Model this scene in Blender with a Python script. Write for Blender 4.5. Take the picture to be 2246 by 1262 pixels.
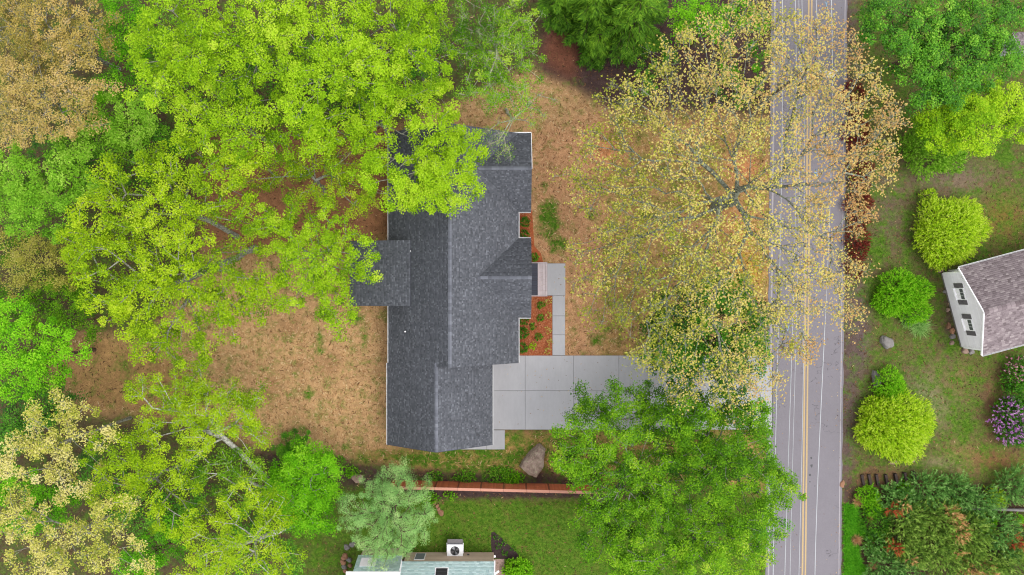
import bpy, math, random
import numpy as np
from mathutils import Vector

random.seed(7)
rng = np.random.default_rng(11)
R = math.radians
scene = bpy.context.scene
for o in list(bpy.data.objects):
    bpy.data.objects.remove(o)

# ------------------------------------------------------------------ camera
CAM_H = 70.0            # drone height in metres
F = 1540.0              # focal length in photograph pixels
PX, PY = 1123.0, 631.0
cam = bpy.data.cameras.new('camera')
cam.sensor_width = 36.0
cam.lens = 36.0 * F / 2246.0
cam.clip_end = 6000
cam_ob = bpy.data.objects.new('camera', cam)
cam_ob.location = (0, 0, CAM_H)
scene.collection.objects.link(cam_ob)
scene.camera = cam_ob

# ------------------------------------------------------------------ sky and sun (bright overcast)
SUN_AZ, SUN_EL = R(112), R(62)      # azimuth clockwise from +Y (north)
world = bpy.data.worlds.new('World')
scene.world = world
world.use_nodes = True
nt = world.node_tree
nt.nodes.clear()
sky = nt.nodes.new('ShaderNodeTexSky')
sky.sky_type = 'NISHITA'
sky.sun_disc = False
sky.sun_elevation = SUN_EL
sky.sun_rotation = SUN_AZ
sky.dust_density = 1.0
sky.air_density = 1.0
sky.ozone_density = 1.0
hs = nt.nodes.new('ShaderNodeHueSaturation')
hs.inputs['Saturation'].default_value = 0.12
bg = nt.nodes.new('ShaderNodeBackground')
bg.inputs['Strength'].default_value = 0.15
wo = nt.nodes.new('ShaderNodeOutputWorld')
nt.links.new(sky.outputs[0], hs.inputs['Color'])
nt.links.new(hs.outputs[0], bg.inputs['Color'])
nt.links.new(bg.outputs[0], wo.inputs['Surface'])

sun = bpy.data.lights.new('sun', 'SUN')
sun.energy = 0.5
sun.angle = R(35)
sun.color = (1.0, 0.965, 0.92)
sun_ob = bpy.data.objects.new('sun', sun)
sd = Vector((math.sin(SUN_AZ) * math.cos(SUN_EL), math.cos(SUN_AZ) * math.cos(SUN_EL), math.sin(SUN_EL)))
sun_ob.rotation_euler = (-sd).to_track_quat('-Z', 'Y').to_euler()
sun_ob.location = (30, -10, 60)
scene.collection.objects.link(sun_ob)

vs = scene.view_settings
vs.view_transform = 'Standard'
vs.look = 'None'
vs.gamma = 1.0
vs.use_curve_mapping = False
vs.exposure = 1.62
scene.cycles.use_denoising = True
scene.cycles.denoiser = 'OPENIMAGEDENOISE'
scene.cycles.denoising_input_passes = 'RGB_ALBEDO_NORMAL'
scene.cycles.denoising_prefilter = 'ACCURATE'
scene.cycles.pixel_filter_type = 'BLACKMAN_HARRIS'
scene.cycles.filter_width = 1.15

GAIN = 1.7              # how much brighter a level surface shows than its base colour

# ------------------------------------------------------------------ helpers
COL = scene.collection


def at(px, py, h=0.0):
    """place in metres of a point seen at a photograph pixel at height h"""
    k = (CAM_H - h) / F
    return ((px - PX) * k, (PY - py) * k, h)


def lin(c):
    c = c / 255.0
    return c / 12.92 if c <= 0.04045 else ((c + 0.055) / 1.055) ** 2.4


def S(r, g, b, gain=None):
    g_ = GAIN if gain is None else gain
    return tuple(min(0.92, lin(v) / g_) for v in (r, g, b))


def mesh_from(name, V, Fq, attrs=None, smooth=False, cols=None):
    """V (n,3) array; Fq (m,3|4) int array or list of face lists"""
    me = bpy.data.meshes.new(name)
    V = np.asarray(V, dtype=np.float32)
    if isinstance(Fq, np.ndarray):
        m, k = Fq.shape
        me.vertices.add(len(V))
        me.vertices.foreach_set('co', V.ravel())
        me.loops.add(m * k)
        me.loops.foreach_set('vertex_index', Fq.ravel().astype(np.int32))
        me.polygons.add(m)
        me.polygons.foreach_set('loop_start', np.arange(0, m * k, k, dtype=np.int32))
        me.polygons.foreach_set('loop_total', np.full(m, k, dtype=np.int32))
        if smooth:
            me.polygons.foreach_set('use_smooth', np.ones(m, dtype=bool))
        me.update(calc_edges=True)
    else:
        me.from_pydata([tuple(map(float, v)) for v in V], [], [tuple(f) for f in Fq])
        if smooth:
            for p in me.polygons:
                p.use_smooth = True
        me.update()
    for k_, arr in (attrs or {}).items():
        a = me.attributes.new(k_, 'FLOAT', 'POINT')
        a.data.foreach_set('value', np.asarray(arr, dtype=np.float32))
    for k_, arr in (cols or {}).items():
        a = me.attributes.new(k_, 'FLOAT_COLOR', 'POINT')
        a.data.foreach_set('color', np.asarray(arr, dtype=np.float32).ravel())
    return me


class MB:
    """collects boxes, bars and strips for ONE mesh"""

    def __init__(self):
        self.v, self.f, self.t = [], [], []

    def add(self, vs_, fs, t=None):
        n = len(self.v)
        self.v += [tuple(v) for v in vs_]
        self.f += [tuple(i + n for i in f) for f in fs]
        self.t += [random.random() if t is None else t] * len(vs_)
        return self

    def box(self, c, s, rz=0.0, t=None, taper=1.0):
        x, y, z = s[0] / 2, s[1] / 2, s[2] / 2
        ca, sa = math.cos(rz), math.sin(rz)
        vv = []
        for dz in (-1, 1):
            k = taper if dz > 0 else 1.0
            for dx, dy in ((-1, -1), (1, -1), (1, 1), (-1, 1)):
                a, b = dx * x * k, dy * y * k
                vv.append((c[0] + a * ca - b * sa, c[1] + a * sa + b * ca, c[2] + dz * z))
        return self.add(vv, [(0, 3, 2, 1), (4, 5, 6, 7), (0, 1, 5, 4), (1, 2, 6, 5), (2, 3, 7, 6), (3, 0, 4, 7)], t)

    def hexa(self, a, t=None):
        """eight corners: bottom four, top four"""
        return self.add(a, [(0, 3, 2, 1), (4, 5, 6, 7), (0, 1, 5, 4), (1, 2, 6, 5), (2, 3, 7, 6), (3, 0, 4, 7)], t)

    def bar(self, a, b, w, h, t=None):
        a, b = Vector(a), Vector(b)
        d = (b - a).normalized()
        up = Vector((0, 0, 1)) if abs(d.z) < 0.95 else Vector((1, 0, 0))
        s = d.cross(up).normalized() * w / 2
        u = s.cross(d).normalized() * h / 2
        q = []
        for p in (a, b):
            q += [p - s - u, p + s - u, p + s + u, p - s + u]
        return self.add(q, [(0, 1, 2, 3), (7, 6, 5, 4), (0, 4, 5, 1), (1, 5, 6, 2), (2, 6, 7, 3), (3, 7, 4, 0)], t)

    def tube(self, pts, rad, n=8, cap=True, t=None):
        pts = [Vector(p) for p in pts]
        rad = rad if isinstance(rad, (list, tuple)) else [rad] * len(pts)
        vv, ff = [], []
        for i, p in enumerate(pts):
            d = (pts[min(i + 1, len(pts) - 1)] - pts[max(i - 1, 0)]).normalized()
            up = Vector((0, 0, 1)) if abs(d.z) < 0.9 else Vector((1, 0, 0))
            s = d.cross(up).normalized()
            u = s.cross(d)
            for j in range(n):
                a = 2 * math.pi * j / n
                vv.append(p + (s * math.cos(a) + u * math.sin(a)) * rad[i])
        for i in range(len(pts) - 1):
            for j in range(n):
                k = (j + 1) % n
                ff.append((i * n + j, i * n + k, (i + 1) * n + k, (i + 1) * n + j))
        if cap:
            ff.append(tuple(range(n))[::-1])
            ff.append(tuple(range((len(pts) - 1) * n, len(pts) * n)))
        return self.add(vv, ff, t)

    def prism(self, poly, z0, z1, t=None):
        n = len(poly)
        vv = [(p[0], p[1], z0) for p in poly] + [(p[0], p[1], z1) for p in poly]
        ff = [tuple(range(n))[::-1], tuple(range(n, 2 * n))]
        ff += [(i, (i + 1) % n, (i + 1) % n + n, i + n) for i in range(n)]
        return self.add(vv, ff, t)

    def mesh(self, name, off=(0, 0, 0), smooth=False):
        V = np.array([tuple(v) for v in self.v], dtype=np.float32) - np.array(off, dtype=np.float32)
        return mesh_from(name, V, self.f, {'tint': self.t}, smooth)


def wloc(o):
    p = Vector(o.location)
    while o.parent:
        o = o.parent
        p += Vector(o.location)
    return p


def link(name, me, m, parent=None, loc=(0, 0, 0), label=None, kind=None):
    o = bpy.data.objects.new(name, me)
    if m is not None and me is not None and not me.materials:
        me.materials.append(m)
    COL.objects.link(o)
    o.location = loc
    if parent:
        o.parent = parent
    if label:
        o['label'] = label
    if kind:
        o['kind'] = kind
    return o


def build(mb, name, m, parent=None, smooth=False, label=None, kind=None):
    """world-coordinate MB -> object whose origin is the parent's"""
    off = wloc(parent) if parent else Vector((0, 0, 0))
    return link(name, mb.mesh(name, off, smooth), m, parent, (0, 0, 0), label, kind)


def tag(o, label, cat, group=None):
    o['label'] = label
    o['category'] = cat
    if group:
        o['group'] = group
    return o


def thing(name, label, cat, loc=(0, 0, 0), group=None):
    o = bpy.data.objects.new(name, None)
    o.empty_display_size = 0.3
    COL.objects.link(o)
    o.location = loc
    return tag(o, label, cat, group)


def centred(mb, name, m, label, cat, group=None, smooth=False):
    """a one-mesh thing with its origin at its base centre"""
    V = np.array([tuple(v) for v in mb.v])
    c = ((V[:, 0].min() + V[:, 0].max()) / 2, (V[:, 1].min() + V[:, 1].max()) / 2, V[:, 2].min())
    o = link(name, mb.mesh(name, c, smooth), m, None, c)
    return tag(o, label, cat, group)


# ------------------------------------------------------------------ materials
MATS = {}


def new_mat(name):
    m = bpy.data.materials.new(name)
    m.use_nodes = True
    t = m.node_tree
    t.nodes.clear()
    out = t.nodes.new('ShaderNodeOutputMaterial')
    return m, t, out


def nd(t, typ, **kw):
    n = t.nodes.new(typ)
    for k, v in kw.items():
        setattr(n, k, v)
    return n


def ramp(t, fac, stops):
    r = nd(t, 'ShaderNodeValToRGB')
    el = r.color_ramp.elements
    while len(el) < len(stops):
        el.new(0.5)
    for e, (p, c) in zip(el, stops):
        e.position = p
        e.color = (c[0], c[1], c[2], 1)
    t.links.new(fac, r.inputs[0])
    return r.outputs[0]


def noise(t, scale, detail=4, rough=0.6, coord=None, vec=None):
    n = nd(t, 'ShaderNodeTexNoise')
    n.inputs['Scale'].default_value = scale
    n.inputs['Detail'].default_value = detail
    n.inputs['Roughness'].default_value = rough
    if vec is not None:
        t.links.new(vec, n.inputs['Vector'])
    return n.outputs['Fac']


def geo_pos(t):
    return nd(t, 'ShaderNodeNewGeometry').outputs['Position']


def mixc(t, fac, a, b, mode='MIX'):
    n = nd(t, 'ShaderNodeMix', data_type='RGBA', blend_type=mode)
    for sock, v in ((n.inputs[0], fac), (n.inputs[6], a), (n.inputs[7], b)):
        if isinstance(v, (int, float)):
            sock.default_value = v
        elif isinstance(v, tuple):
            sock.default_value = (v[0], v[1], v[2], 1)
        else:
            t.links.new(v, sock)
    return n.outputs[2]


def math_n(t, op, a, b=None, c=None, clamp=False):
    n = nd(t, 'ShaderNodeMath', operation=op, use_clamp=clamp)
    for i, v in enumerate((a, b, c)):
        if v is None:
            continue
        if isinstance(v, (int, float)):
            n.inputs[i].default_value = v
        else:
            t.links.new(v, n.inputs[i])
    return n.outputs[0]


def attr(t, name):
    n = nd(t, 'ShaderNodeAttribute')
    n.attribute_name = name
    return n


def principled(t, out, col, rough=0.8, spec=0.3, bump=None, bstr=0.3, bdist=0.02, metal=0.0):
    p = nd(t, 'ShaderNodeBsdfPrincipled')
    if isinstance(col, tuple):
        p.inputs['Base Color'].default_value = (col[0], col[1], col[2], 1)
    else:
        t.links.new(col, p.inputs['Base Color'])
    p.inputs['Roughness'].default_value = rough
    p.inputs['Specular IOR Level'].default_value = spec
    p.inputs['Metallic'].default_value = metal
    if bump is not None:
        b = nd(t, 'ShaderNodeBump')
        b.inputs['Strength'].default_value = bstr
        b.inputs['Distance'].default_value = bdist
        t.links.new(bump, b.inputs['Height'])
        t.links.new(b.outputs[0], p.inputs['Normal'])
    t.links.new(p.outputs[0], out.inputs['Surface'])
    return p


def surf(name, col, rough=0.8, spec=0.3, scale=3.0, amount=0.35, tint=0.0, bump=0.2, metal=0.0, stretch=None):
    """a plain worn surface: two noises over a base colour, per-piece tint"""
    if name in MATS:
        return MATS[name]
    m, t, out = new_mat(name)
    pos = geo_pos(t)
    if stretch:
        mp = nd(t, 'ShaderNodeMapping')
        mp.inputs['Scale'].default_value = stretch
        t.links.new(pos, mp.inputs['Vector'])
        pos = mp.outputs[0]
    n1 = noise(t, scale, 6, 0.65, vec=pos)
    n2 = noise(t, scale * 9, 4, 0.6, vec=pos)
    f = math_n(t, 'MULTIPLY_ADD', n1, amount * 2, 1 - amount)
    f2 = math_n(t, 'MULTIPLY_ADD', n2, amount * 1.2, 1 - amount * 0.6)
    f = math_n(t, 'MULTIPLY', f, f2)
    if tint:
        a = attr(t, 'tint').outputs['Fac']
        f = math_n(t, 'MULTIPLY', f, math_n(t, 'MULTIPLY_ADD', a, tint * 2, 1 - tint))
    c = mixc(t, 1.0, col, f, 'MULTIPLY')
    principled(t, out, c, rough, spec, n2, bump, 0.02, metal)
    MATS[name] = m
    return m


def leaf_mat(name, stops, trans=0.35, rough=0.6, spec=0.12):
    if name in MATS:
        return MATS[name]
    m, t, out = new_mat(name)
    a = attr(t, 'tint').outputs['Fac']
    c = ramp(t, a, stops)
    p = nd(t, 'ShaderNodeBsdfPrincipled')
    t.links.new(c, p.inputs['Base Color'])
    p.inputs['Roughness'].default_value = rough
    p.inputs['Specular IOR Level'].default_value = spec
    tr = nd(t, 'ShaderNodeBsdfTranslucent')
    t.links.new(c, tr.inputs['Color'])
    mx = nd(t, 'ShaderNodeMixShader')
    mx.inputs[0].default_value = trans
    t.links.new(p.outputs[0], mx.inputs[1])
    t.links.new(tr.outputs[0], mx.inputs[2])
    t.links.new(mx.outputs[0], out.inputs['Surface'])
    MATS[name] = m
    return m


def bark_mat(name, a, b, scale=6):
    if name in MATS:
        return MATS[name]
    m, t, out = new_mat(name)
    pos = geo_pos(t)
    n = noise(t, scale, 6, 0.7, vec=pos)
    c = ramp(t, n, [(0.38, a), (0.6, b)])
    principled(t, out, c, 0.9, 0.15, noise(t, scale * 4, 4, 0.6, vec=pos), 0.5, 0.03)
    MATS[name] = m
    return m


def LS(*cols):
    n = len(cols)
    return [(i / max(1, n - 1), c) for i, c in enumerate(cols)]


LG = 1.25               # leaves: shown colour over base colour


def L(r, g, b):
    return S(r, g, b, LG)


lime = leaf_mat('lime_maple_leaf', LS(L(92, 132, 14), L(146, 190, 20), L(178, 216, 34), L(204, 226, 70)), 0.4)
yellow_lime = leaf_mat('yellow_lime_leaf', LS(L(94, 130, 12), L(148, 186, 18), L(182, 212, 28), L(206, 220, 66)), 0.4)
fresh_green = leaf_mat('fresh_green_leaf', LS(L(68, 114, 20), L(112, 170, 32), L(144, 198, 48), L(178, 214, 84)), 0.35)
bright_green = leaf_mat('bright_green_leaf', LS(L(54, 110, 8), L(96, 168, 12), L(130, 202, 20), L(164, 216, 50)), 0.35)
mid_green = leaf_mat('mid_green_leaf', LS(L(40, 90, 8), L(76, 142, 14), L(112, 176, 26), L(160, 204, 66)), 0.3, 0.5, 0.22)
dark_green = leaf_mat('dark_green_leaf', LS(L(32, 76, 6), L(60, 122, 10), L(90, 158, 16), L(124, 184, 32)), 0.25, 0.5, 0.22)
olive_green = leaf_mat('olive_green_leaf', LS(L(58, 104, 8), L(102, 158, 14), L(142, 190, 28), L(194, 212, 74)), 0.35)
olive_tan = leaf_mat('olive_tan_leaf', LS(L(96, 100, 30), L(140, 142, 48), L(176, 172, 70), L(190, 180, 100)), 0.3)
cream_leaf = leaf_mat('cream_leaf', LS(L(128, 144, 36), L(190, 192, 74), L(222, 212, 118), L(236, 224, 156)), 0.35)
tan_leaf = leaf_mat('tan_bud_leaf', LS(L(112, 112, 44), L(170, 152, 70), L(200, 174, 92), L(212, 182, 116)), 0.3)
pink_tan = leaf_mat('pink_tan_leaf', LS(L(108, 110, 44), L(170, 154, 76), L(202, 176, 100), L(216, 184, 122)), 0.3)
oak_leaf = leaf_mat('oak_bud_leaf', LS(L(132, 146, 36), L(190, 188, 68), L(222, 206, 116), L(216, 184, 112), L(200, 154, 96)), 0.3)
willow_leaf = leaf_mat('grey_green_leaf', LS(L(84, 132, 62), L(128, 178, 94), L(162, 206, 118), L(198, 220, 144)), 0.3)
lime_shrub = leaf_mat('lime_shrub_leaf', LS(L(110, 160, 12), L(160, 206, 20), L(196, 226, 44), L(214, 234, 90)), 0.35)
pine_needle = leaf_mat('pine_needle', LS(L(52, 80, 22), L(94, 132, 40), L(134, 168, 60), L(174, 200, 96)), 0.15)
blue_needle = leaf_mat('blue_green_needle', LS(L(44, 84, 30), L(78, 128, 48), L(114, 164, 74), L(158, 196, 110)), 0.15)
hemlock_needle = leaf_mat('hemlock_needle', LS(L(46, 84, 16), L(84, 132, 24), L(124, 168, 36), L(162, 198, 62)), 0.2)
dead_needle = leaf_mat('dead_tan_needle', LS(L(150, 104, 60), L(206, 156, 98), L(226, 184, 124)), 0.2)
rust_needle = leaf_mat('rust_needle', LS(L(116, 44, 26), L(170, 72, 40), L(196, 100, 60)), 0.2)
red_leaf = leaf_mat('barberry_leaf', LS(L(72, 22, 22), L(118, 42, 34), L(150, 68, 50)), 0.25)
purple_petal = leaf_mat('purple_petal', LS(L(168, 92, 176), L(206, 136, 208), L(232, 186, 226)), 0.3)
pink_petal = leaf_mat('pink_petal', LS(L(196, 110, 140), L(224, 156, 176), L(238, 196, 200)), 0.3)
straw_blade = leaf_mat('straw_blade', LS(L(140, 96, 60), L(196, 148, 98), L(224, 184, 134)), 0.25)
grass_blade = leaf_mat('grass_blade', LS(S(60, 98, 18), S(94, 138, 28), S(132, 168, 46), S(168, 176, 80)), 0.3)
day_lily = leaf_mat('day_lily_blade', LS(L(40, 96, 12), L(78, 160, 18), L(120, 196, 40)), 0.3)
pale_blade = leaf_mat('pale_blade', LS(L(96, 150, 60), L(140, 186, 92), L(180, 210, 130)), 0.3)
chip_mat = leaf_mat('straw_chip', LS(S(84, 56, 38), S(160, 114, 72), S(208, 162, 112), S(238, 208, 160)), 0.1, 0.8)
litter_mat = leaf_mat('leaf_litter', LS(S(70, 50, 38), S(112, 80, 56), S(160, 120, 80)), 0.1, 0.8)

grey_bark = bark_mat('grey_bark', S(96, 92, 80), S(176, 176, 158))
lichen_bark = bark_mat('lichen_bark', S(72, 68, 58), S(172, 178, 154))
brown_bark = bark_mat('brown_bark', S(64, 50, 40), S(112, 92, 74))
birch_bark = bark_mat('birch_bark', S(128, 126, 112), S(222, 220, 206), 5)
pale_bark = bark_mat('pale_bark', S(130, 128, 104), S(200, 198, 170))

concrete = surf('concrete', S(191, 189, 191), 0.85, 0.2, 0.55, 0.12, 0.03, 0.06, stretch=(1, 0.35, 1))
asphalt = surf('asphalt', S(143, 137, 143), 0.9, 0.2, 0.5, 0.10, 0, 0.5)
white_paint = surf('white_paint', S(232, 229, 230, 1.0), 0.6, 0.3, 4, 0.08, 0.03, 0.05)
white_line = surf('white_line', S(180, 172, 176), 0.7, 0.3, 6, 0.2, 0, 0.1)
yellow_line = surf('yellow_line', S(206, 176, 128), 0.7, 0.3, 6, 0.18, 0, 0.1)
blue_mark = surf('blue_mark', S(150, 186, 214), 0.7, 0.3, 8, 0.3, 0, 0.1)
cedar = surf('cedar_board', S(172, 94, 62, 1.0), 0.75, 0.25, 2.5, 0.2, 0.14, 0.2)
cedar_cap = surf('cedar_cap', S(222, 158, 134), 0.75, 0.25, 3, 0.15, 0.08, 0.2)
cedar_post = surf('cedar_post', S(110, 62, 44, 1.0), 0.8, 0.2, 3, 0.2, 0.1, 0.2)
dark_wood = surf('dark_timber', S(72, 60, 56), 0.85, 0.2, 4, 0.3, 0.15, 0.4)
deck_dark = surf('dark_deck_board', S(72, 74, 86), 0.7, 0.3, 3, 0.15, 0.1, 0.1)
paver = surf('pink_paver', S(216, 200, 200), 0.85, 0.2, 3, 0.1, 0.07, 0.15)
tan_wood = surf('tan_wood', S(196, 164, 110), 0.8, 0.2, 3, 0.2, 0.1, 0.2)
siding = surf('pale_siding', S(208, 203, 207, 0.86), 0.7, 0.3, 1.2, 0.07, 0.035, 0.08)
tan_siding = surf('tan_siding', S(188, 168, 148, 1.1), 0.8, 0.25, 2, 0.12, 0.08, 0.1)
house_wall = surf('house_wall', S(206, 206, 208), 0.7, 0.3, 1.5, 0.08, 0.03, 0.1)
shutter_m = surf('grey_shutter', S(122, 116, 118), 0.6, 0.3, 4, 0.12, 0.08, 0.1)
rock_m = surf('brown_rock', S(170, 142, 126), 0.9, 0.2, 1.8, 0.4, 0.15, 0.7)
rock_g = surf('grey_rock', S(150, 144, 140), 0.9, 0.2, 2.2, 0.4, 0.25, 0.7)
rock_b = surf('rust_rock', S(160, 118, 92), 0.9, 0.2, 2.2, 0.35, 0.2, 0.6)
metal_m = surf('galvanised_metal', S(186, 184, 188), 0.45, 0.5, 3, 0.12, 0.05, 0.05, 0.3)
dark_metal = surf('dark_metal', S(64, 64, 68), 0.5, 0.5, 5, 0.2, 0.1, 0.05, 0.3)
black_m = surf('black_plastic', S(34, 34, 36), 0.5, 0.5, 5, 0.2, 0.1, 0.05)
wire_m = surf('pale_cable', S(214, 216, 220), 0.5, 0.4, 2, 0.08, 0, 0.0)
pole_m = surf('pole_wood', S(128, 112, 98), 0.9, 0.2, 3, 0.3, 0, 0.4)
mulch_m = surf('bark_mulch', S(186, 102, 64), 0.95, 0.1, 3.5, 0.45, 0, 0.9)
dark_mulch = surf('dark_mulch', S(72, 58, 58), 0.95, 0.1, 4, 0.45, 0, 0.9)
joint_m = surf('joint_filler', S(110, 106, 106), 0.95, 0.1, 4, 0.3, 0, 0.4)
gutter_m = surf('gutter_white', S(206, 204, 204, 1.3), 0.6, 0.3, 2.2, 0.35, 0.1, 0.05)
gravel_m = surf('pink_gravel', S(186, 158, 148), 0.95, 0.1, 6, 0.5, 0, 0.9)


def glass_mat():
    m, t, out = new_mat('window_glass')
    principled(t, out, (0.09, 0.095, 0.1), 0.1, 0.6)
    return m


glass = glass_mat()


def shingle_mat(name, stops, blotch=0.12):
    m, t, out = new_mat(name)
    a = attr(t, 'tint').outputs['Fac']
    pos = geo_pos(t)
    c = ramp(t, a, stops)
    n = noise(t, 26, 3, 0.7, vec=pos)
    n2 = noise(t, 0.5, 3, 0.5, vec=pos)
    f = math_n(t, 'MULTIPLY', math_n(t, 'MULTIPLY_ADD', n, 0.5, 0.75), math_n(t, 'MULTIPLY_ADD', n2, blotch * 2, 1 - blotch))
    principled(t, out, mixc(t, 1.0, c, f, 'MULTIPLY'), 0.9, 0.2, n, 0.4, 0.01)
    return m


slate = shingle_mat('charcoal_shingle', LS(S(86, 87, 93), S(98, 100, 107), S(109, 111, 118), S(132, 134, 142)))
slate_cap = shingle_mat('charcoal_ridge_shingle', LS(S(106, 108, 116), S(120, 122, 131), S(138, 140, 149)))
mauve = shingle_mat('mauve_shingle', LS(S(122, 108, 110), S(142, 127, 130), S(160, 145, 147), S(180, 166, 166)))
teal = shingle_mat('teal_shingle', LS(S(172, 198, 200, .85), S(184, 210, 210, .85), S(196, 218, 218, .85), S(206, 226, 226, .85)), 0.05)

# ================================================================== GROUND
print('ground')
gx = np.arange(-180, 2430, 8.0)
gy = np.arange(-160, 1430, 8.0)
GX, GY = np.meshgrid(gx, gy)


def poly_mask(poly, soft=3):
    inside = np.zeros(GX.shape, dtype=bool)
    n = len(poly)
    for i in range(n):
        x0, y0 = poly[i]
        x1, y1 = poly[(i + 1) % n]
        if y0 == y1:
            continue
        c = ((y0 > GY) != (y1 > GY)) & (GX < (x1 - x0) * (GY - y0) / (y1 - y0) + x0)
        inside ^= c
    m = inside.astype(float)
    for _ in range(soft):
        p = np.pad(m, 1, mode='edge')
        m = (p[1:-1, 1:-1] * 2 + p[:-2, 1:-1] + p[2:, 1:-1] + p[1:-1, :-2] + p[1:-1, 2:]) / 6
    return m


def blob(px, py, rx, ry=None):
    ry = ry or rx
    return np.exp(-(((GX - px) / rx) ** 2 + ((GY - py) / ry) ** 2) * 1.2)


gc = np.zeros(GX.shape + (3,))
gc[:] = S(88, 76, 54)
gg = np.full(GX.shape, 0.42)


def paint(mask, col=None, green=None):
    global gc, gg
    if col is not None:
        gc = gc * (1 - mask[..., None]) + np.array(S(*col)) * mask[..., None]
    if green is not None:
        gg = gg * (1 - mask) + green * mask


back = poly_mask([(470, 500), (560, 340), (860, 280), (1000, 225), (1190, 140), (1262, 190), (1330, 235), (1700, 255),
                  (1692, 790), (1240, 790), (900, 980), (780, 1010), (700, 1005), (560, 985), (430, 925), (210, 905), (90, 830), (180, 720), (300, 760), (400, 640)], 5)
paint(back, (190, 150, 106), 0.33)
paint(poly_mask([(440, 300), (860, 270), (870, 520), (560, 560), (440, 560)], 12), (150, 104, 74), 0.12)
paint(poly_mask([(90, 820), (190, 720), (330, 760), (440, 840), (440, 920), (210, 905)], 10), (160, 124, 80), 0.3)
paint(poly_mask([(1165, 290), (1330, 240), (1340, 600), (1300, 790), (1235, 790), (1235, 580), (1165, 560)], 6), (194, 146, 106), 0.26)
paint(poly_mask([(1330, 250), (1690, 260), (1690, 600), (1500, 800), (1310, 790)], 8), (182, 142, 92), 0.42)
for (x, y, r_) in [(1630, 370, 40), (1620, 490, 40), (1330, 330, 40)]:
    paint(blob(x, y, r_), (208, 140, 92), .15)
paint(blob(1480, 380, 120, 80), None, 0.5)
paint(blob(1640, 600, 45, 90), (196, 152, 62), 0.3)
for (x, y, rx, ry, g_) in [(1205, 480, 34, 56, .92), (1226, 535, 28, 30, .85), (1195, 415, 14, 30, .6), (1310, 745, 30, 25, .7), (1300, 480, 25, 60, .45), (1400, 260, 90, 30, .6),
                           (700, 760, 20, 50, .62), (780, 700, 26, 34, .7), (800, 740, 14, 60, .55), (675, 860, 14, 26, .75), (700, 890, 16, 26, .6), (600, 770, 40, 30, .42), (830, 880, 10, 60, .5),
                           (760, 915, 50, 16, .5), (560, 860, 50, 40, .35), (270, 800, 30, 40, .55), (500, 830, 30, 60, .45), (1500, 560, 90, 60, .5), (1350, 600, 50, 90, .4), (650, 945, 40, 14, .6), (760, 980, 40, 16, .6)]:
    gg = np.maximum(gg, blob(x, y, rx, ry) * g_ * 1.15)
for (x, y, r_) in [(720, 800, 26), (640, 720, 30), (585, 870, 22), (655, 800, 20), (760, 660, 24), (600, 840, 18)]:
    paint(blob(x, y, r_) * 0.5, (132, 92, 64))
paint(poly_mask([(1175, 160), (1195, 60), (1250, -160), (1700, -160), (1700, 250), (1480, 245), (1330, 232), (1262, 190)], 5), (78, 60, 58), 0.16)
paint(poly_mask([(1190, 140), (1200, 60), (1255, 40), (1275, 120), (1262, 178)], 5), (120, 76, 58), 0.05)
paint(poly_mask([(640, 1430), (640, 1060), (740, 1075), (920, 1088), (1290, 1092), (1690, 1085), (1680, 1430)], 3), (112, 110, 52), 0.86)
paint(poly_mask([(640, 1060), (790, 1080), (790, 1430), (640, 1430)], 8), (92, 86, 50), 0.72)
paint(poly_mask([(780, 985), (1080, 985), (1110, 946), (1300, 946), (1690, 935), (1690, 1075), (1250, 1050), (1100, 1040), (780, 1018)], 4), (190, 144, 92), 0.66)
paint(poly_mask([(860, 995), (1180, 985), (1150, 1022), (880, 1018)], 6), None, 0.9)
paint(poly_mask([(560, 985), (700, 1005), (780, 1015), (930, 1036), (1100, 1036), (1200, 1030), (1300, 1062), (1290, 1096), (920, 1092), (740, 1060), (600, 1035)], 3), (84, 64, 60), 0.36)
paint(poly_mask([(1070, 1072), (1300, 1076), (1400, 1088), (1300, 1093), (920, 1088), (920, 1072)], 1), (74, 58, 56), 0.1)
# across the road
right = poly_mask([(1843, -160), (2430, -160), (2430, 1430), (1838, 1430)], 1)
paint(right, (106, 92, 62), 0.58)
paint(poly_mask([(1838, -160), (1884, -160), (1884, 600), (1878, 860), (1872, 1040), (1850, 1430), (1838, 1430)], 4), (104, 86, 80), 0.34)
for (x, y, rx, ry, c, g_) in [(2080, 390, 110, 40, (136, 116, 98), .3), (1950, 470, 40, 90, (112, 96, 78), .45), (2200, 480, 60, 60, (132, 104, 52), .55), (2030, 880, 60, 60, (150, 142, 108), .62), (2100, 830, 50, 60, (128, 112, 70), .6),
                              (2120, 1000, 60, 40, (140, 122, 74), .6), (2180, 880, 30, 90, (120, 88, 64), .35), (2180, 1010, 80, 30, (132, 92, 60), .45), (1930, 1050, 70, 25, (120, 84, 62), .3), (1890, 720, 20, 120, (110, 92, 92), .3),
                              (2085, 700, 16, 120, (96, 80, 68), .3), (2180, 790, 60, 20, (104, 92, 56), .6), (2060, 1020, 60, 20, (138, 130, 92), .6)]:
    paint(blob(x, y, rx, ry) * 0.9, c, g_)
gg = np.maximum(gg, 0.95 * np.maximum.reduce([blob(2120, 930, 50, 60), blob(1940, 690, 40, 40), blob(2200, 330, 40, 70), blob(1920, 640, 30, 60), blob(2090, 760, 30, 40), blob(1925, 550, 40, 60)]))
paint(poly_mask([(1856, 1062), (1905, 1068), (2010, 1070), (2246, 1065), (2430, 1060), (2430, 1430), (1852, 1430)], 4), (76, 56, 46), 0.3)

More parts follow.
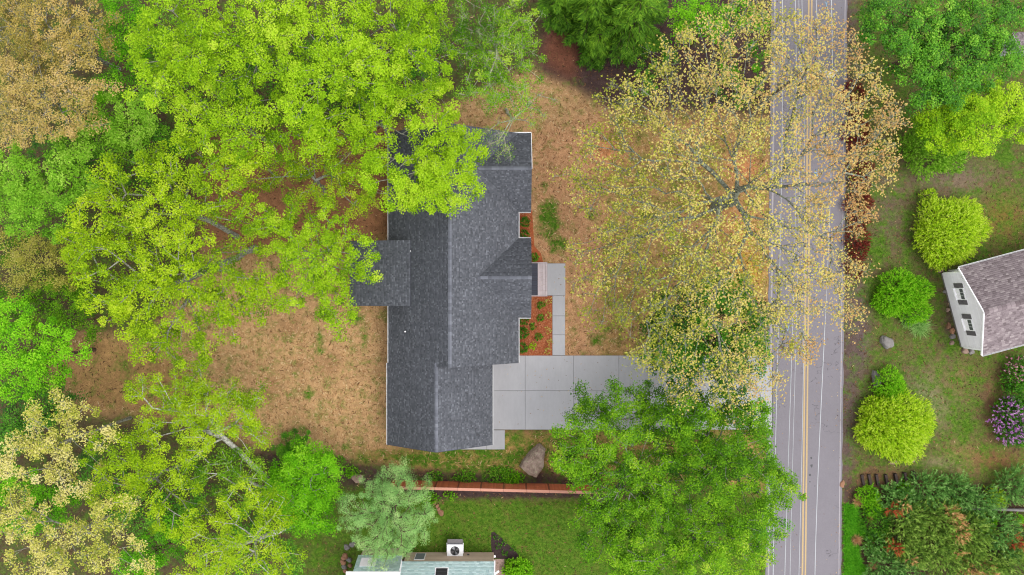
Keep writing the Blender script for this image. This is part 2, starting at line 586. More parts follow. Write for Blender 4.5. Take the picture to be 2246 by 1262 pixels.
k0 = CAM_H / F
X = (gx - PX) * k0
Y = (PY - gy) * k0
Xf = np.concatenate([[-3000, -300], X, [300, 3000]])
Yf = np.concatenate([[3000, 300], Y, [-300, -3000]])
gc = np.pad(gc, ((2, 2), (2, 2), (0, 0)), mode='edge')
gg = np.pad(gg, 2, mode='edge')
XX, YY = np.meshgrid(Xf, Yf)
ny, nx = XX.shape
ZZ = np.zeros_like(XX)
ii = np.arange(ny * nx).reshape(ny, nx)
quads = np.stack([ii[1:, :-1], ii[1:, 1:], ii[:-1, 1:], ii[:-1, :-1]], -1).reshape(-1, 4)
gcol = np.concatenate([gc, np.ones(gc.shape[:2] + (1,))], -1).reshape(-1, 4)
gme = mesh_from('ground', np.stack([XX, YY, ZZ], -1).reshape(-1, 3), quads, {'green': gg.ravel()}, True, {'cover': gcol})


def ground_mat():
    m, t, out = new_mat('ground_cover')
    pos = geo_pos(t)
    cov = attr(t, 'cover').outputs['Color']
    gr = attr(t, 'green').outputs['Fac']
    nf = noise(t, 9.0, 6, 0.75, vec=pos)
    nm = noise(t, 1.6, 6, 0.7, vec=pos)
    nl = noise(t, 0.22, 4, 0.6, vec=pos)
    ng = noise(t, 0.9, 7, 0.72, vec=pos)
    f = math_n(t, 'MULTIPLY', math_n(t, 'MULTIPLY_ADD', nf, 1.7, 0.2), math_n(t, 'MULTIPLY_ADD', nm, 1.5, 0.28))
    f = math_n(t, 'MULTIPLY', f, math_n(t, 'MULTIPLY_ADD', nl, 0.7, 0.66))
    base = mixc(t, 1.0, cov, f, 'MULTIPLY')
    grass = ramp(t, noise(t, 3.2, 6, 0.75, vec=pos), [(0.28, S(54, 88, 18)), (0.5, S(86, 124, 32)), (0.66, S(120, 148, 48)), (0.8, S(156, 154, 84))])
    gd = mixc(t, 1.0, grass, math_n(t, 'MULTIPLY_ADD', nf, 1.2, 0.4), 'MULTIPLY')
    k = math_n(t, 'ADD', gr, math_n(t, 'MULTIPLY_ADD', ng, 2.6, -1.3))
    k = math_n(t, 'MULTIPLY_ADD', k, 1.7, -0.5, clamp=True)
    c = mixc(t, k, base, gd)
    principled(t, out, c, 0.95, 0.1, nf, 0.9, 0.06)
    return m


ground = link('ground', gme, ground_mat(), kind='structure')

# ---- road
print('road')


def road_x(py, off):            # pixel column of the road's centre line + offset
    return 1777.5 - 0.0112 * py + off


def strip(name, off0, off1, z, m, parent=None, py0=-900, py1=2200, step=60, wob=0.0):
    mb = MB()
    ys = list(np.arange(py0, py1 + 1, step))
    vv, ff = [], []
    for y in ys:
        w0, w1 = (random.uniform(-wob, wob) for _ in range(2))
        vv.append(at(road_x(y, off0) + w0, y)[:2] + (z,))
        vv.append(at(road_x(y, off1) + w1, y)[:2] + (z,))
    for i in range(len(ys) - 1):
        ff.append((2 * i, 2 * i + 2, 2 * i + 3, 2 * i + 1))
    mb.add(vv, ff, 0.5)
    return build(mb, name, m, parent)


mb = MB()
ys = list(np.arange(-900, 2201, 15))
vv, ff = [], []
for y in ys:
    for off, z in ((-85.5, -0.05), (-85 + random.uniform(-1.2, 1.2), 0.03), (81 + random.uniform(-1.2, 1.2), 0.03), (81.5, -0.05)):
        vv.append(at(road_x(y, off), y)[:2] + (z,))
for i in range(len(ys) - 1):
    for j in range(3):
        a = 4 * i + j
        ff.append((a, a + 4, a + 5, a + 1))
mb.add(vv, ff, 0.5)
road = build(mb, 'road', asphalt)
road['kind'] = 'structure'


def asphalt_fix():
    m = MATS['asphalt']
    t = m.node_tree
    p = [n for n in t.nodes if n.type == 'BSDF_PRINCIPLED'][0]
    src = p.inputs['Base Color'].links[0].from_socket
    pos = geo_pos(t)
    v = nd(t, 'ShaderNodeTexVoronoi', feature='DISTANCE_TO_EDGE')
    v.inputs['Scale'].default_value = 0.16
    mp = nd(t, 'ShaderNodeMapping')
    mp.inputs['Scale'].default_value = (0.5, 1.0, 1)
    nn = nd(t, 'ShaderNodeTexNoise')
    nn.inputs['Scale'].default_value = 1.1
    nn.inputs['Detail'].default_value = 6
    t.links.new(pos, nn.inputs['Vector'])
    ad = nd(t, 'ShaderNodeMix', data_type='VECTOR', factor_mode='UNIFORM')
    ad.inputs[0].default_value = 0.35
    t.links.new(pos, ad.inputs[4])
    sc_ = nd(t, 'ShaderNodeVectorMath', operation='MULTIPLY_ADD')
    t.links.new(nn.outputs['Color'], sc_.inputs[0])
    sc_.inputs[1].default_value = (3, 3, 3)
    t.links.new(pos, sc_.inputs[2])
    t.links.new(sc_.outputs[0], mp.inputs['Vector'])
    t.links.new(mp.outputs[0], v.inputs['Vector'])
    crack = math_n(t, 'LESS_THAN', v.outputs['Distance'], 0.0042)
    gate = math_n(t, 'GREATER_THAN', noise(t, 0.16, 2, 0.5, vec=pos), 0.53)
    fac = math_n(t, 'MULTIPLY', math_n(t, 'MULTIPLY', crack, gate), 0.55)
    grain = noise(t, 40, 2, 0.8, vec=pos)
    g2 = mixc(t, 1.0, src, math_n(t, 'MULTIPLY_ADD', grain, 0.7, 0.65), 'MULTIPLY')
    c = mixc(t, fac, g2, S(72, 66, 70))
    t.links.new(c, p.inputs['Base Color'])


asphalt_fix()
strip('edge_line', -80, -76.5, 0.036, white_line, road, wob=0.3, step=20)
strip('edge_line', 75, 77.2, 0.036, white_line, road, wob=0.4, step=20)
strip('centre_line', -5.5, -2.0, 0.036, yellow_line, road, wob=0.2, step=20)
strip('centre_line', 1.0, 4.5, 0.036, yellow_line, road, wob=0.2, step=20)


def paint_stroke(pts, w=1.6):
    mb = MB()
    for a, b in zip(pts[:-1], pts[1:]):
        A, B = Vector(at(*a)), Vector(at(*b))
        s = (B - A).normalized().cross(Vector((0, 0, 1))) * w * k0 / 2
        mb.add([(p.x, p.y, 0.037) for p in (A - s, A + s, B + s, B - s)], [(0, 1, 2, 3)], 0.5)
    return build(mb, 'utility_mark', blue_mark, road)


paint_stroke([(1809, 4), (1812, 10), (1815, 4)])
paint_stroke([(1812, 10), (1812, 26)])
paint_stroke([(1809, 18), (1812, 24), (1815, 18)])
paint_stroke([(1787, 382), (1789, 372), (1793, 386)], 3)
paint_stroke([(1691, 898), (1687, 922)], 1.5)
paint_stroke([(1731, 712), (1727, 726)], 1.5)
for (x, y, r_) in [(1779, 1005, 2.2), (1780, 1022, 3), (1776, 1042, 2.5), (1776, 1057, 1.5), (1787, 1066, 1.2)]:
    mb = MB()
    c = at(x, y)
    pl = [(c[0] + r_ * k0 * random.uniform(.6, 1.2) * math.cos(a), c[1] + r_ * k0 * random.uniform(.8, 1.6) * math.sin(a)) for a in np.linspace(0, 2 * math.pi, 9)[:-1]]
    mb.add([(p[0], p[1], 0.0375) for p in pl], [tuple(range(8))], 0.5)
    build(mb, 'tar_spot', dark_metal, road)

# ---- concrete slabs
print('slabs')


def slab(parent, x0, y0, x1, y1, top=0.07, name='slab', m=concrete, gap=0.022):
    a, b = at(x0, y1), at(x1, y0)
    g = gap / 2
    mb = MB()
    p = [(a[0] + g, a[1] + g), (b[0] - g, a[1] + g), (b[0] - g, b[1] - g), (a[0] + g, b[1] - g)]
    e = 0.012
    q = [(p[0][0] + e, p[0][1] + e), (p[1][0] - e, p[1][1] + e), (p[2][0] - e, p[2][1] - e), (p[3][0] + e, p[3][1] - e)]
    t = random.random()
    mb.add([(v[0], v[1], -0.1) for v in p] + [(v[0], v[1], top - e) for v in p] + [(v[0], v[1], top) for v in q],
           [(0, 1, 5, 4), (1, 2, 6, 5), (2, 3, 7, 6), (3, 0, 4, 7), (4, 5, 9, 8), (5, 6, 10, 9), (6, 7, 11, 10), (7, 4, 8, 11), (8, 9, 10, 11)], t)
    return build(mb, name, m, parent)


def struct_base(name, polys, z, m):
    mb = MB()
    for pl in polys:
        mb.prism([at(*p)[:2] for p in pl], -0.12, z, 0.2)
    o = build(mb, name, m)
    o['kind'] = 'structure'
    return o


drive = struct_base('driveway', [[(1062, 942), (1694, 942), (1694, 780.5), (1062, 780.5)]], 0.03, joint_m)
xs = [1062, 1152, 1258, 1357, 1462, 1568, 1693]
for i in range(6):
    slab(drive, xs[i], 780, xs[i + 1], 857)
    slab(drive, xs[i], 857, xs[i + 1], 942.5)
side = struct_base('side_pad', [[(1000, 986), (1107, 986), (1107, 944), (1000, 944)]], 0.03, joint_m)
slab(side, 1067, 943.5, 1107.5, 986)
slab(side, 1000, 945, 1067, 986)
walk = struct_base('front_walk', [[(1212, 780), (1239, 780), (1239, 650), (1212, 650)], [(1200.5, 650), (1239, 650), (1239, 578), (1200.5, 578)]], 0.03, joint_m)
slab(walk, 1211.5, 734.5, 1239.5, 779.5)
slab(walk, 1211.5, 693, 1239.5, 734.5)
slab(walk, 1211.5, 648.5, 1239.5, 693)
slab(walk, 1200, 578, 1240, 648.5)

bed = struct_base('mulch_bed', [[(1128, 780), (1211, 780), (1211, 649), (1128, 649)]], 0.05, mulch_m)
bed2 = struct_base('mulch_bed', [[(1128, 578), (1192, 578), (1186, 556), (1172, 540), (1167, 462), (1128, 462)]], 0.045, mulch_m)
bed3 = struct_base('lawn_bed', [[(1078, 1168), (1084, 1167), (1098, 1178), (1112, 1192), (1134, 1213), (1140, 1224), (1120, 1226), (1081, 1225), (1077, 1195)]], 0.045, dark_mulch)
gravel = struct_base('gravel_patch', [[(1083, 1227), (1106, 1226), (1108, 1280), (1086, 1280)]], 0.04, gravel_m)

# ================================================================== BUILDINGS
print('houses')


def slope_shingles(name, parent, ea, eb, ta, tb, m, exposure=0.15, wmin=0.1, wmax=0.22, lift=0.024):
    """shingle courses on the plane eave a-b, top a-b, joined into one part"""
    ea, eb, ta, tb = (np.array(v, dtype=float) for v in (ea, eb, ta, tb))
    nrm = np.cross(eb - ea, ta - ea)
    nrm /= np.linalg.norm(nrm)
    if nrm[2] < 0:
        nrm = -nrm
    up = (ta - ea) if np.linalg.norm(ta - ea) > np.linalg.norm(tb - eb) * 0.2 else (tb - eb)
    u = (eb - ea) / np.linalg.norm(eb - ea)
    upv = up - u * up.dot(u)
    Ls = np.linalg.norm(upv)
    n = int(round(Ls / exposure))
    V, T = [], []
    for i in range(n):
        t0, t1 = i / n, min(1.0, (i + 1.25) / n)
        a0, b0 = ea + (ta - ea) * t0, eb + (tb - eb) * t0
        a1, b1 = ea + (ta - ea) * t1, eb + (tb - eb) * t1
        w = np.linalg.norm(b0 - a0)
        if w < 0.05:
            continue
        cuts = [0.0]
        x = random.uniform(0.05, wmax)
        while x < w:
            cuts.append(x)
            x += random.uniform(wmin, wmax)
        cuts.append(w)
        for c0, c1 in zip(cuts[:-1], cuts[1:]):
            k = random.random()
            th = lift * (0.55 if k < 0.5 else 1.0)
            s0, s1 = c0 / w, c1 / w
            p00, p01 = a0 + (b0 - a0) * s0, a0 + (b0 - a0) * s1
            p10, p11 = a1 + (b1 - a1) * s0, a1 + (b1 - a1) * s1
            V += [p00 + nrm * th, p01 + nrm * th, p11 + nrm * 0.003, p10 + nrm * 0.003, p00 - nrm * 0.004, p01 - nrm * 0.004]
            T += [min(1, max(0, (0.62 if k >= 0.5 else 0.34) + random.gauss(0, 0.2)))] * 6
    V = np.array(V)
    q = np.arange(0, len(V), 6)
    Fq = np.concatenate([np.stack([q, q + 1, q + 2, q + 3], -1), np.stack([q + 4, q + 5, q + 1, q], -1)])
    off = wloc(parent)
    return link(name, mesh_from(name, V - np.array(off), Fq, {'tint': T}), m, parent, kind='stuff')


def deck_panel(name, parent, ea, eb, ta, tb, m, th=0.14, drop=0.012):
    mb = MB()
    c = [Vector(v) for v in (ea, eb, tb, ta)]
    n = (c[1] - c[0]).cross(c[3] - c[0]).normalized()
    if n.z < 0:
        n = -n
    top = [v - n * drop for v in c]
    bot = [v - n * (drop + th) for v in c]
    mb.hexa(bot + top)
    return build(mb, name, m, parent)


def ridge_caps(parent, a, b, pitch_l, pitch_r, m, step=0.32, half=0.19, mesh=None):
    """single folded cap shingles along a ridge, sharing a mesh"""
    a, b = Vector(a), Vector(b)
    d = (b - a).normalized()
    side_ = Vector((-d.y, d.x, 0))
    lz, rz = -math.tan(pitch_l), -math.tan(pitch_r)
    n = int((b - a).length / step)
    st = (b - a).length / n
    Lx = st * 1.22
    variants = []
    for k in range(6):
        V = []
        for xx, zz in ((0, 0.06), (Lx, 0.04)):
            for s_, dz in ((half * math.cos(pitch_l), lz), (0, 0), (-half * math.cos(pitch_r), rz)):
                p = d * xx + side_ * s_
                V.append((p.x, p.y, zz + abs(s_) * dz + p.z))
        V2 = [(v[0], v[1], v[2] - 0.05) for v in V]
        V += V2
        Fs = [(0, 1, 4, 3), (1, 2, 5, 4), (0, 6, 7, 1), (1, 7, 8, 2), (0, 3, 9, 6), (2, 8, 11, 5)]
        tt = k / 5.0
        variants.append(mesh_from('ridge_cap', np.array(V), Fs, {'tint': [tt] * len(V)}))
    base = Vector(wloc(parent))
    for i in range(n):
        p = a + d * st * i - base
        me = variants[min(5, max(0, int(random.gauss(2.5, 1.5))))]
        link('ridge_cap', me, m, parent, p)


def gutter(parent, a, b, m=None, w=0.09, h=0.12, out=(0, 0, 0)):
    m = m or gutter_m
    a, b, o = Vector(a), Vector(b), Vector(out).normalized()
    mb = MB()
    z = Vector((0, 0, 1))
    mb.bar(a + o * 0.012 - z * h / 2, b + o * 0.012 - z * h / 2, 0.02, h)
    mb.bar(a + o * w - z * h / 2, b + o * w - z * h / 2, 0.024, h)
    mb.bar(a + o * w / 2 - z * h, b + o * w / 2 - z * h, w, 0.015)
    d = (b - a).normalized()
    n = max(1, int((b - a).length / 0.9))
    for i in range(n + 1):
        p = a + (b - a) * (i / n)
        mb.bar(p + o * 0.02 - z * 0.012, p + o * w - z * 0.012, 0.03, 0.012)
    return build(mb, 'gutter', m, parent)


# ---------------- main house
HE, HR = 3.0, 7.0
xl, xr = -11.78, 0.62
xm = (xl + xr) / 2
yn, ys_ = 14.75, -7.2
house = thing('ranch_house', 'long single storey house with charcoal shingle roof beside the concrete driveway', 'house', (xm, 3.0, 0))
pit = math.atan2(HR - HE, xm - xl)


def gable(parent, eL0, eL1, eR0, eR1, hE, hR, r0, r1, m, capm, caps=True, tag_=''):
    """two slopes: left eave 0-1, right eave 0-1, ridge 0-1 (plan points)"""
    EL0, EL1, ER0, ER1 = ((p[0], p[1], hE) for p in (eL0, eL1, eR0, eR1))
    R0, R1 = (r0[0], r0[1], hR), (r1[0], r1[1], hR)
    deck_panel('roof_deck', parent, EL0, EL1, R0, R1, deck_dark)
    deck_panel('roof_deck', parent, ER0, ER1, R0, R1, deck_dark)
    slope_shingles('roof_shingles', parent, EL0, EL1, R0, R1, m)
    slope_shingles('roof_shingles', parent, ER0, ER1, R0, R1, m)
    if caps:
        half = (Vector(eL0) - Vector(r0)).length
        p_ = math.atan2(hR - hE, half)
        ridge_caps(parent, R0, R1, p_, p_, capm)


gable(house, (xl, ys_), (xl, yn), (xr, ys_), (xr, yn), HE, HR, (xm, ys_), (xm, yn), slate, slate_cap)
# garage wing, lower ridge
gl, gr_ = -11.9, -1.87
gm = (gl + gr_) / 2
HG = 6.15
gable(house, (gl, -14.97), (gl, ys_ - 0.0), (gr_, -14.97), (gr_, ys_ + 0.6), HE - 0.015, HG, (gm, -14.97), (gm, ys_ + 0.3), slate, slate_cap)
# front gables on the street side
fe = 1.83
for (y0, y1) in ((7.22, 14.75), (-2.87, 4.70)):
    yc = (y0 + y1) / 2
    hr = HE + (y1 - y0) / 2 * math.tan(pit)
    xin = xr - (hr - HE) / math.tan(pit) - 0.4
    gable(house, (fe, y0), (xin, y0), (fe, y1), (xin, y1), HE, hr, (fe, yc), (xin, yc), slate, slate_cap)
# covered patio roof on the back slope
pa, pb = at(900, 672, 4.5), at(900, 527, 4.5)
po = -15.4
deck_panel('roof_deck', house, (po, pa[1], 3.35), (po, pb[1], 3.35), (pa[0], pa[1], 4.55), (pb[0], pb[1], 4.55), deck_dark)
slope_shingles('roof_shingles', house, (po, pa[1], 3.35), (po, pb[1], 3.35), (pa[0], pa[1], 4.55), (pb[0], pb[1], 4.55), slate)
for py_ in (pa[1] + 0.3, pb[1] - 0.3):
    mb = MB().box((po + 0.35, py_, 1.6), (0.15, 0.15, 3.2))
    build(mb, 'post', tan_wood, house)
mb = MB().bar((po + 0.35, pa[1], 3.12), (po + 0.35, pb[1], 3.12), 0.15, 0.2)
build(mb, 'beam', tan_wood, house)
mb = MB()
mb.bar((-12.0, -1.85, 1.0), (-12.0, -3.6, 1.0), 0.14, 0.09)
mb.box((-12.0, -3.55, 0.5), (0.1, 0.1, 1.0))
mb.box((-12.0, -2.6, 0.5), (0.1, 0.1, 1.0))
build(mb, 'stair_rail', tan_wood, house)
# walls below the eaves
ov = 0.42
mb = MB()
mb.prism([(xl + ov, ys_ + 0.15), (xr - ov, ys_ + 0.15), (xr - ov, yn - 0.25), (xl + ov, yn - 0.25)], 0, HE - 0.18)
build(mb, 'wall', house_wall, house)
mb = MB().prism([(gl + ov, -14.75), (gr_ - ov, -14.75), (gr_ - ov, ys_ + 0.2), (gl + ov + 0.02, ys_ + 0.2)], 0, HE - 0.19)
build(mb, 'wall', house_wall, house)
for (y, x0, x1, h) in ((ys_ + 0.2, xl, xr, HR), (yn - 0.2, xl, xr, HR), (-14.72, gl, gr_, HG)):
    mb = MB()
    a = 0.5
    hh = h - 0.35
    mb.add([(x0 + a, y - .03, 2.8), (x1 - a, y - .03, 2.8), ((x0 + x1) / 2, y - .03, hh), (x0 + a, y + .03, 2.8), (x1 - a, y + .03, 2.8), ((x0 + x1) / 2, y + .03, hh)],
           [(0, 1, 2), (5, 4, 3), (0, 3, 4, 1), (1, 4, 5, 2), (2, 5, 3, 0)])
    build(mb, 'gable_wall', house_wall, house)
for (y0, y1) in ((7.22, 14.75), (-2.87, 4.70)):
    mb = MB().prism([(xr - 1, y0 + ov), (fe - 0.28, y0 + ov), (fe - 0.28, y1 - ov), (xr - 1, y1 - ov)], 0, HE - 0.2)
    build(mb, 'wall', house_wall, house)
    hr = HE + (y1 - y0) / 2 * math.tan(pit) - 0.35
    mb = MB()
    x = fe - 0.25
    mb.add([(x - .04, y0 + ov, 2.8), (x - .04, y1 - ov, 2.8), (x - .04, (y0 + y1) / 2, hr), (x, y0 + ov, 2.8), (x, y1 - ov, 2.8), (x, (y0 + y1) / 2, hr)],
           [(2, 1, 0), (3, 4, 5), (0, 1, 4, 3), (1, 2, 5, 4), (2, 0, 3, 5)])
    build(mb, 'gable_wall', house_wall, house)
# doors and windows under the eaves
for y in (-9.4, -12.6):
    o = build(MB().box((gr_ - ov + 0.02, y, 1.15), (0.08, 2.7, 2.2)), 'garage_door', white_paint, house)
o = build(MB().box((fe - 0.25, 0.9, 1.5), (0.08, 1.0, 2.1)), 'door', dark_wood, house)
build(MB().box((fe - 0.19, 1.25, 1.5), (0.05, 0.05, 0.16)), 'handle', metal_m, o)
for (x, y, w) in ((fe - 0.25, 11.0, 2.0), (xr - ov, 6.0, 1.2), (fe - 0.25, -1.6, 1.0), (xr - ov, -5.0, 2.2), (xl + ov, 10.5, 1.8), (xl + ov, -5.2, 1.6), (gl + ov, -11, 1.2)):
    o = build(MB().box((x, y, 1.65), (0.1, w, 1.3)), 'window', white_paint, house)
    sx = 0.06 if x > xm else -0.06
    build(MB().box((x + sx, y, 1.65), (0.02, w - 0.16, 1.14)), 'pane', glass, o)
# gutters and white rake trim
gutter(house, (xl, ys_ + 0.0, HE), (xl, pa[1] - 0.02, HE), out=(-1, 0, 0))
gutter(house, (xl, pb[1] + 0.02, HE), (xl, yn, HE), out=(-1, 0, 0))
gutter(house, (gl, -14.97, HE - .015), (gl, ys_ - 0.02, HE - .015), out=(-1, 0, 0))
gutter(house, (gr_, -14.97, HE - .015), (gr_, ys_ - 0.1, HE - .015), out=(1, 0, 0))
gutter(house, (xr, ys_ + .05, HE), (xr, -2.95, HE), out=(1, 0, 0))
gutter(house, (xr, 4.75, HE), (xr, 7.2, HE), out=(1, 0, 0))
for (y, s) in ((-2.87, -1), (4.70, 1), (7.22, -1)):
    gutter(house, (xr + 0.02, y, HE), (fe - .05, y, HE), out=(0, s, 0))
for (p0, p1, p2) in (((xl, yn + .03, HE - .12), (xm, yn + .03, HR - .12), (xr, yn + .03, HE - .12)),
                     ((gm, -15.0, HG - .12), (gl, -15.0, HE - .14), (gm, -15.0, HG - .12)), ((gm, -15.0, HG - .12), (gr_, -15.0, HE - .14), (gm, -15.0, HG - .12))):
    mb = MB().bar(p0, p1, 0.05, 0.2)
    build(mb, 'rake_board', deck_dark, house)
mb = MB().bar((fe + .02, 14.75, HE - .1), (fe + .02, 10.985, HE + 3.765 * math.tan(pit) - .1), 0.05, 0.18)
build(mb, 'rake_board', white_paint, house)
mb = MB().bar((fe - .02, 14.79, HE - .06), (-0.6, 14.79, HE - .06), 0.09, 0.14)
build(mb, 'rake_board', white_paint, house)
for (px_, py_, h_, m_) in ((888, 725, 4.3, black_m), (900.5, 551, 4.6, white_paint), (1117, 384, 4.8, white_paint)):
    p = at(px_, py_, h_)
    zr = HE + (p[0] - xl) * math.tan(pit) if p[0] < xm else HE + (xr - p[0]) * math.tan(pit)
    mb = MB().tube([(p[0], p[1], zr - 0.15), (p[0], p[1], zr + 0.22)], 0.04, 10)
    o = build(mb, 'vent_pipe', m_, house)
    mb = MB().box((p[0], p[1], zr + 0.03), (0.3, 0.26, 0.02))
    if m_ is black_m:
        build(MB().tube([(p[0] + .02, p[1] - .12, zr), (p[0] + .02, p[1] - .12, zr + .1)], .07, 8), 'collar', white_paint, o)

# ---------------- front porch
pp = at(1180, 613)
porch = thing('front_porch', 'front porch of dark boards with pale pink paver step by the house door', 'porch', (pp[0], pp[1], 0))
a, b = at(1140, 648, .3), at(1179.5, 578, .3)
n = 13
st = (b[1] - a[1]) / n
for i in range(n):
    y = a[1] + st * (i + .5)
    build(MB().box(((a[0] + b[0]) / 2, y, 0.36), (b[0] - a[0], st - 0.02, 0.05)), 'deck_board', deck_dark, porch)
build(MB().box(((a[0] + b[0]) / 2, (a[1] + b[1]) / 2, 0.17), (b[0] - a[0] - .04, b[1] - a[1] - .04, 0.33)), 'porch_base', dark_wood, porch)
build(MB().box((b[0] + 0.05, (a[1] + b[1]) / 2, 0.2), (0.1, b[1] - a[1], 0.4)), 'fascia', paver, porch)
c, d = at(1181.5, 648, .2), at(1200.5, 578, .2)
cols_ = [0.0, 0.27, 0.47, 0.78, 1.0]
for i in range(4):
    x0 = c[0] + (d[0] - c[0]) * cols_[i]
    x1 = c[0] + (d[0] - c[0]) * cols_[i + 1]
    yy = c[1]
    while yy < d[1] - 0.02:
        l = min(random.choice((0.42, 0.55, 0.5)), d[1] - yy)
        if d[1] - yy - l < 0.2:
            l = d[1] - yy
        build(MB().box(((x0 + x1) / 2, yy + l / 2, 0.11), (x1 - x0 - .018, l - .012, 0.26)), 'paver', paver, porch)
        yy += l
for y in (a[1] - 0.06, b[1] + 0.06):
    build(MB().box(((a[0] + d[0]) / 2, y, 0.14), (d[0] - a[0], 0.1, 0.3)), 'kerb_stone', paver, porch)

# ---------------- neighbour house across the road
print('neighbours')
HN_E, HN_R = 3.42, 5.2
NW, SW = at(2066, 599), at(2104, 762)
e_dir = Vector((0.966, 0.2585, 0)).normalized()
n_dir = Vector((-e_dir.y, e_dir.x, 0))
mid = (Vector(NW) + Vector(SW)) / 2
hw = (Vector(NW) - Vector(SW)).dot(n_dir) / 2
neighbour = thing('gable_house', 'pale sided house with mauve shingle roof cut by the right edge', 'house', (mid.x, mid.y, 0))
LEN = 16.0


def NP(u, v, z):
    p = mid + e_dir * u + n_dir * v
    return (p.x, p.y, z)


ovn = 0.5
zr_e = HN_E - 0.02
gslope = (HN_R - HN_E) / (hw + 0.1)
zE = HN_E - gslope * 0.38
for s in (1, -1):
    args = (NP(-0.12, s * (hw + ovn), zE), NP(LEN, s * (hw + ovn), zE), NP(-0.12, 0, HN_R), NP(LEN, 0, HN_R))
    deck_panel('roof_deck', neighbour, *args, white_paint)
    slope_shingles('roof_shingles', neighbour, *args, mauve, 0.19, 0.22, 0.42, 0.025)
    gutter(neighbour, args[0], args[1], out=tuple(n_dir * s), w=0.12)
    # rake board
    build(MB().bar(Vector(args[0]) - e_dir * .04 - Vector((0, 0, .07)), Vector(args[2]) - e_dir * .04 - Vector((0, 0, .07)), 0.09, 0.16), 'rake_board', white_paint, neighbour)
ridge_caps(neighbour, NP(-0.12, 0, HN_R + .01), NP(LEN, 0, HN_R + .01), math.atan(gslope), math.atan(gslope), mauve, 0.42, 0.26)
# gable wall of lapped boards
z = 0.25
bh = 0.16
while z < HN_R - 0.12:
    z1 = z + bh
    half = hw if z1 < HN_E - .1 else max(0, (HN_R - .12 - z1) / gslope)
    half = min(hw, half)
    if half > 0.1:
        a, b = NP(0, -half, z), NP(0, half, z)
        o1, o2 = e_dir * 0.028, e_dir * 0.008
        A, B = Vector(a), Vector(b)
        up = Vector((0, 0, bh))
        mb = MB().hexa([A - o1, B - o1, B + e_dir * .05, A + e_dir * .05, A - o2 + up, B - o2 + up, B + e_dir * .05 + up, A + e_dir * .05 + up])
        build(mb, 'siding_board', siding, neighbour)
    z = z1
mb = MB().prism([NP(0.06, -hw + .04, 0)[:2], NP(LEN - .5, -hw + .04, 0)[:2], NP(LEN - .5, hw - .04, 0)[:2], NP(0.06, hw - .04, 0)[:2]], 0.5, HN_E - 0.35)
build(mb, 'wall', siding, neighbour)
mb = MB().prism([NP(-.02, -hw + .0, 0)[:2], NP(LEN - .5, -hw + .0, 0)[:2], NP(LEN - .5, hw - .0, 0)[:2], NP(-.02, hw - .0, 0)[:2]], -.1, 0.24)
build(mb, 'foundation', rock_g, neighbour)
for s in (1, -1):
    p = NP(0.03, s * hw, (HN_E + .5) / 2)
    build(MB().box(p, (0.17, 0.17, HN_E - .55), math.atan2(e_dir.y, e_dir.x)), 'corner_board', white_paint, neighbour)
    build(MB().box(NP(0.7, s * (hw + .1), 1.7), (0.08, 0.08, 2.9), math.atan2(e_dir.y, e_dir.x)), 'downspout', white_paint, neighbour)
ang = math.atan2(e_dir.y, e_dir.x)


def wall_uv(px_, py_):
    """point on the gable wall plane u=0 seen at a pixel -> (v, z)"""
    dx, dy = (px_ - PX) / F, (PY - py_) / F
    k = (mid.x * e_dir.x + mid.y * e_dir.y) / (dx * e_dir.x + dy * e_dir.y)   # distance below the camera
    p = Vector((dx * k, dy * k, 0)) - mid
    return p.dot(n_dir), CAM_H - k


blind_m = surf('window_blind', S(236, 230, 234, 1.0), .5, .3, 3, .06, .03, 0)
for (cx_, cy_) in ((2114.5, 645), (2131.5, 713)):
    v, z = wall_uv(cx_, cy_)
    z = max(1.5, min(2.3, z))
    w, h = 1.15, 1.25
    o = build(MB().box(NP(-0.03, v, z), (0.1, w, h), ang), 'window', white_paint, neighbour)
    for iy in range(3):
        for iz in range(2):
            build(MB().box(NP(-0.085, v + (iy - 1) * 0.35, z + (iz - .5) * .56), (0.012, 0.31, 0.5), ang), 'pane', glass if iz else blind_m, o)
    build(MB().box(NP(-0.13, v, z - h / 2 - .03), (0.22, w + .1, 0.07), ang), 'sill', white_paint, o)
    for s in (-1, 1):
        sh = build(MB().box(NP(-0.045, v + s * (w / 2 + .27), z), (0.05, 0.44, h + .06), ang), 'shutter', shutter_m, neighbour)
        for k in range(9):
            build(MB().box(NP(-0.078, v + s * (w / 2 + .27), z - h / 2 + .1 + k * .13), (0.02, 0.36, 0.07), ang), 'louvre', shutter_m, sh)
build(MB().box(NP(-0.1, hw - .55, HN_E - .2), (0.14, 0.12, 0.14), ang), 'flood_light', white_paint, neighbour)

# ---------------- house with the teal roof at the bottom edge
tb = at(985, 1240)
teal_house = thing('mansard_house', 'house with pale teal steep shingled roof cut by the bottom edge', 'house', (tb[0], -31, 0))
y0 = -26.25
x0, x1 = at(882, 1235, 2.7)[0], at(1084, 1235, 2.7)[0]
yt, zt = y0 - 2.0, 5.6
args = ((x0, y0, 2.7), (x1, y0, 2.7), (x0, yt, zt), (x1, yt, zt))
deck_panel('roof_deck', teal_house, *args, white_paint)
slope_shingles('roof_shingles', teal_house, *args, teal, 0.15, 0.2, 0.4)
build(MB().box(((x0 + x1) / 2, (yt - 36) / 2, zt - .1), (x1 - x0, abs(yt + 36), 0.2)), 'flat_roof', white_paint, teal_house)
build(MB().bar((x1 + .05, y0 + .02, 2.66), (x1 + .05, yt, zt - .04), 0.12, 0.14), 'rake_board', white_paint, teal_house)
build(MB().bar((x0 - .05, y0 + .02, 2.66), (x0 - .05, yt, zt - .04), 0.12, 0.14), 'rake_board', white_paint, teal_house)
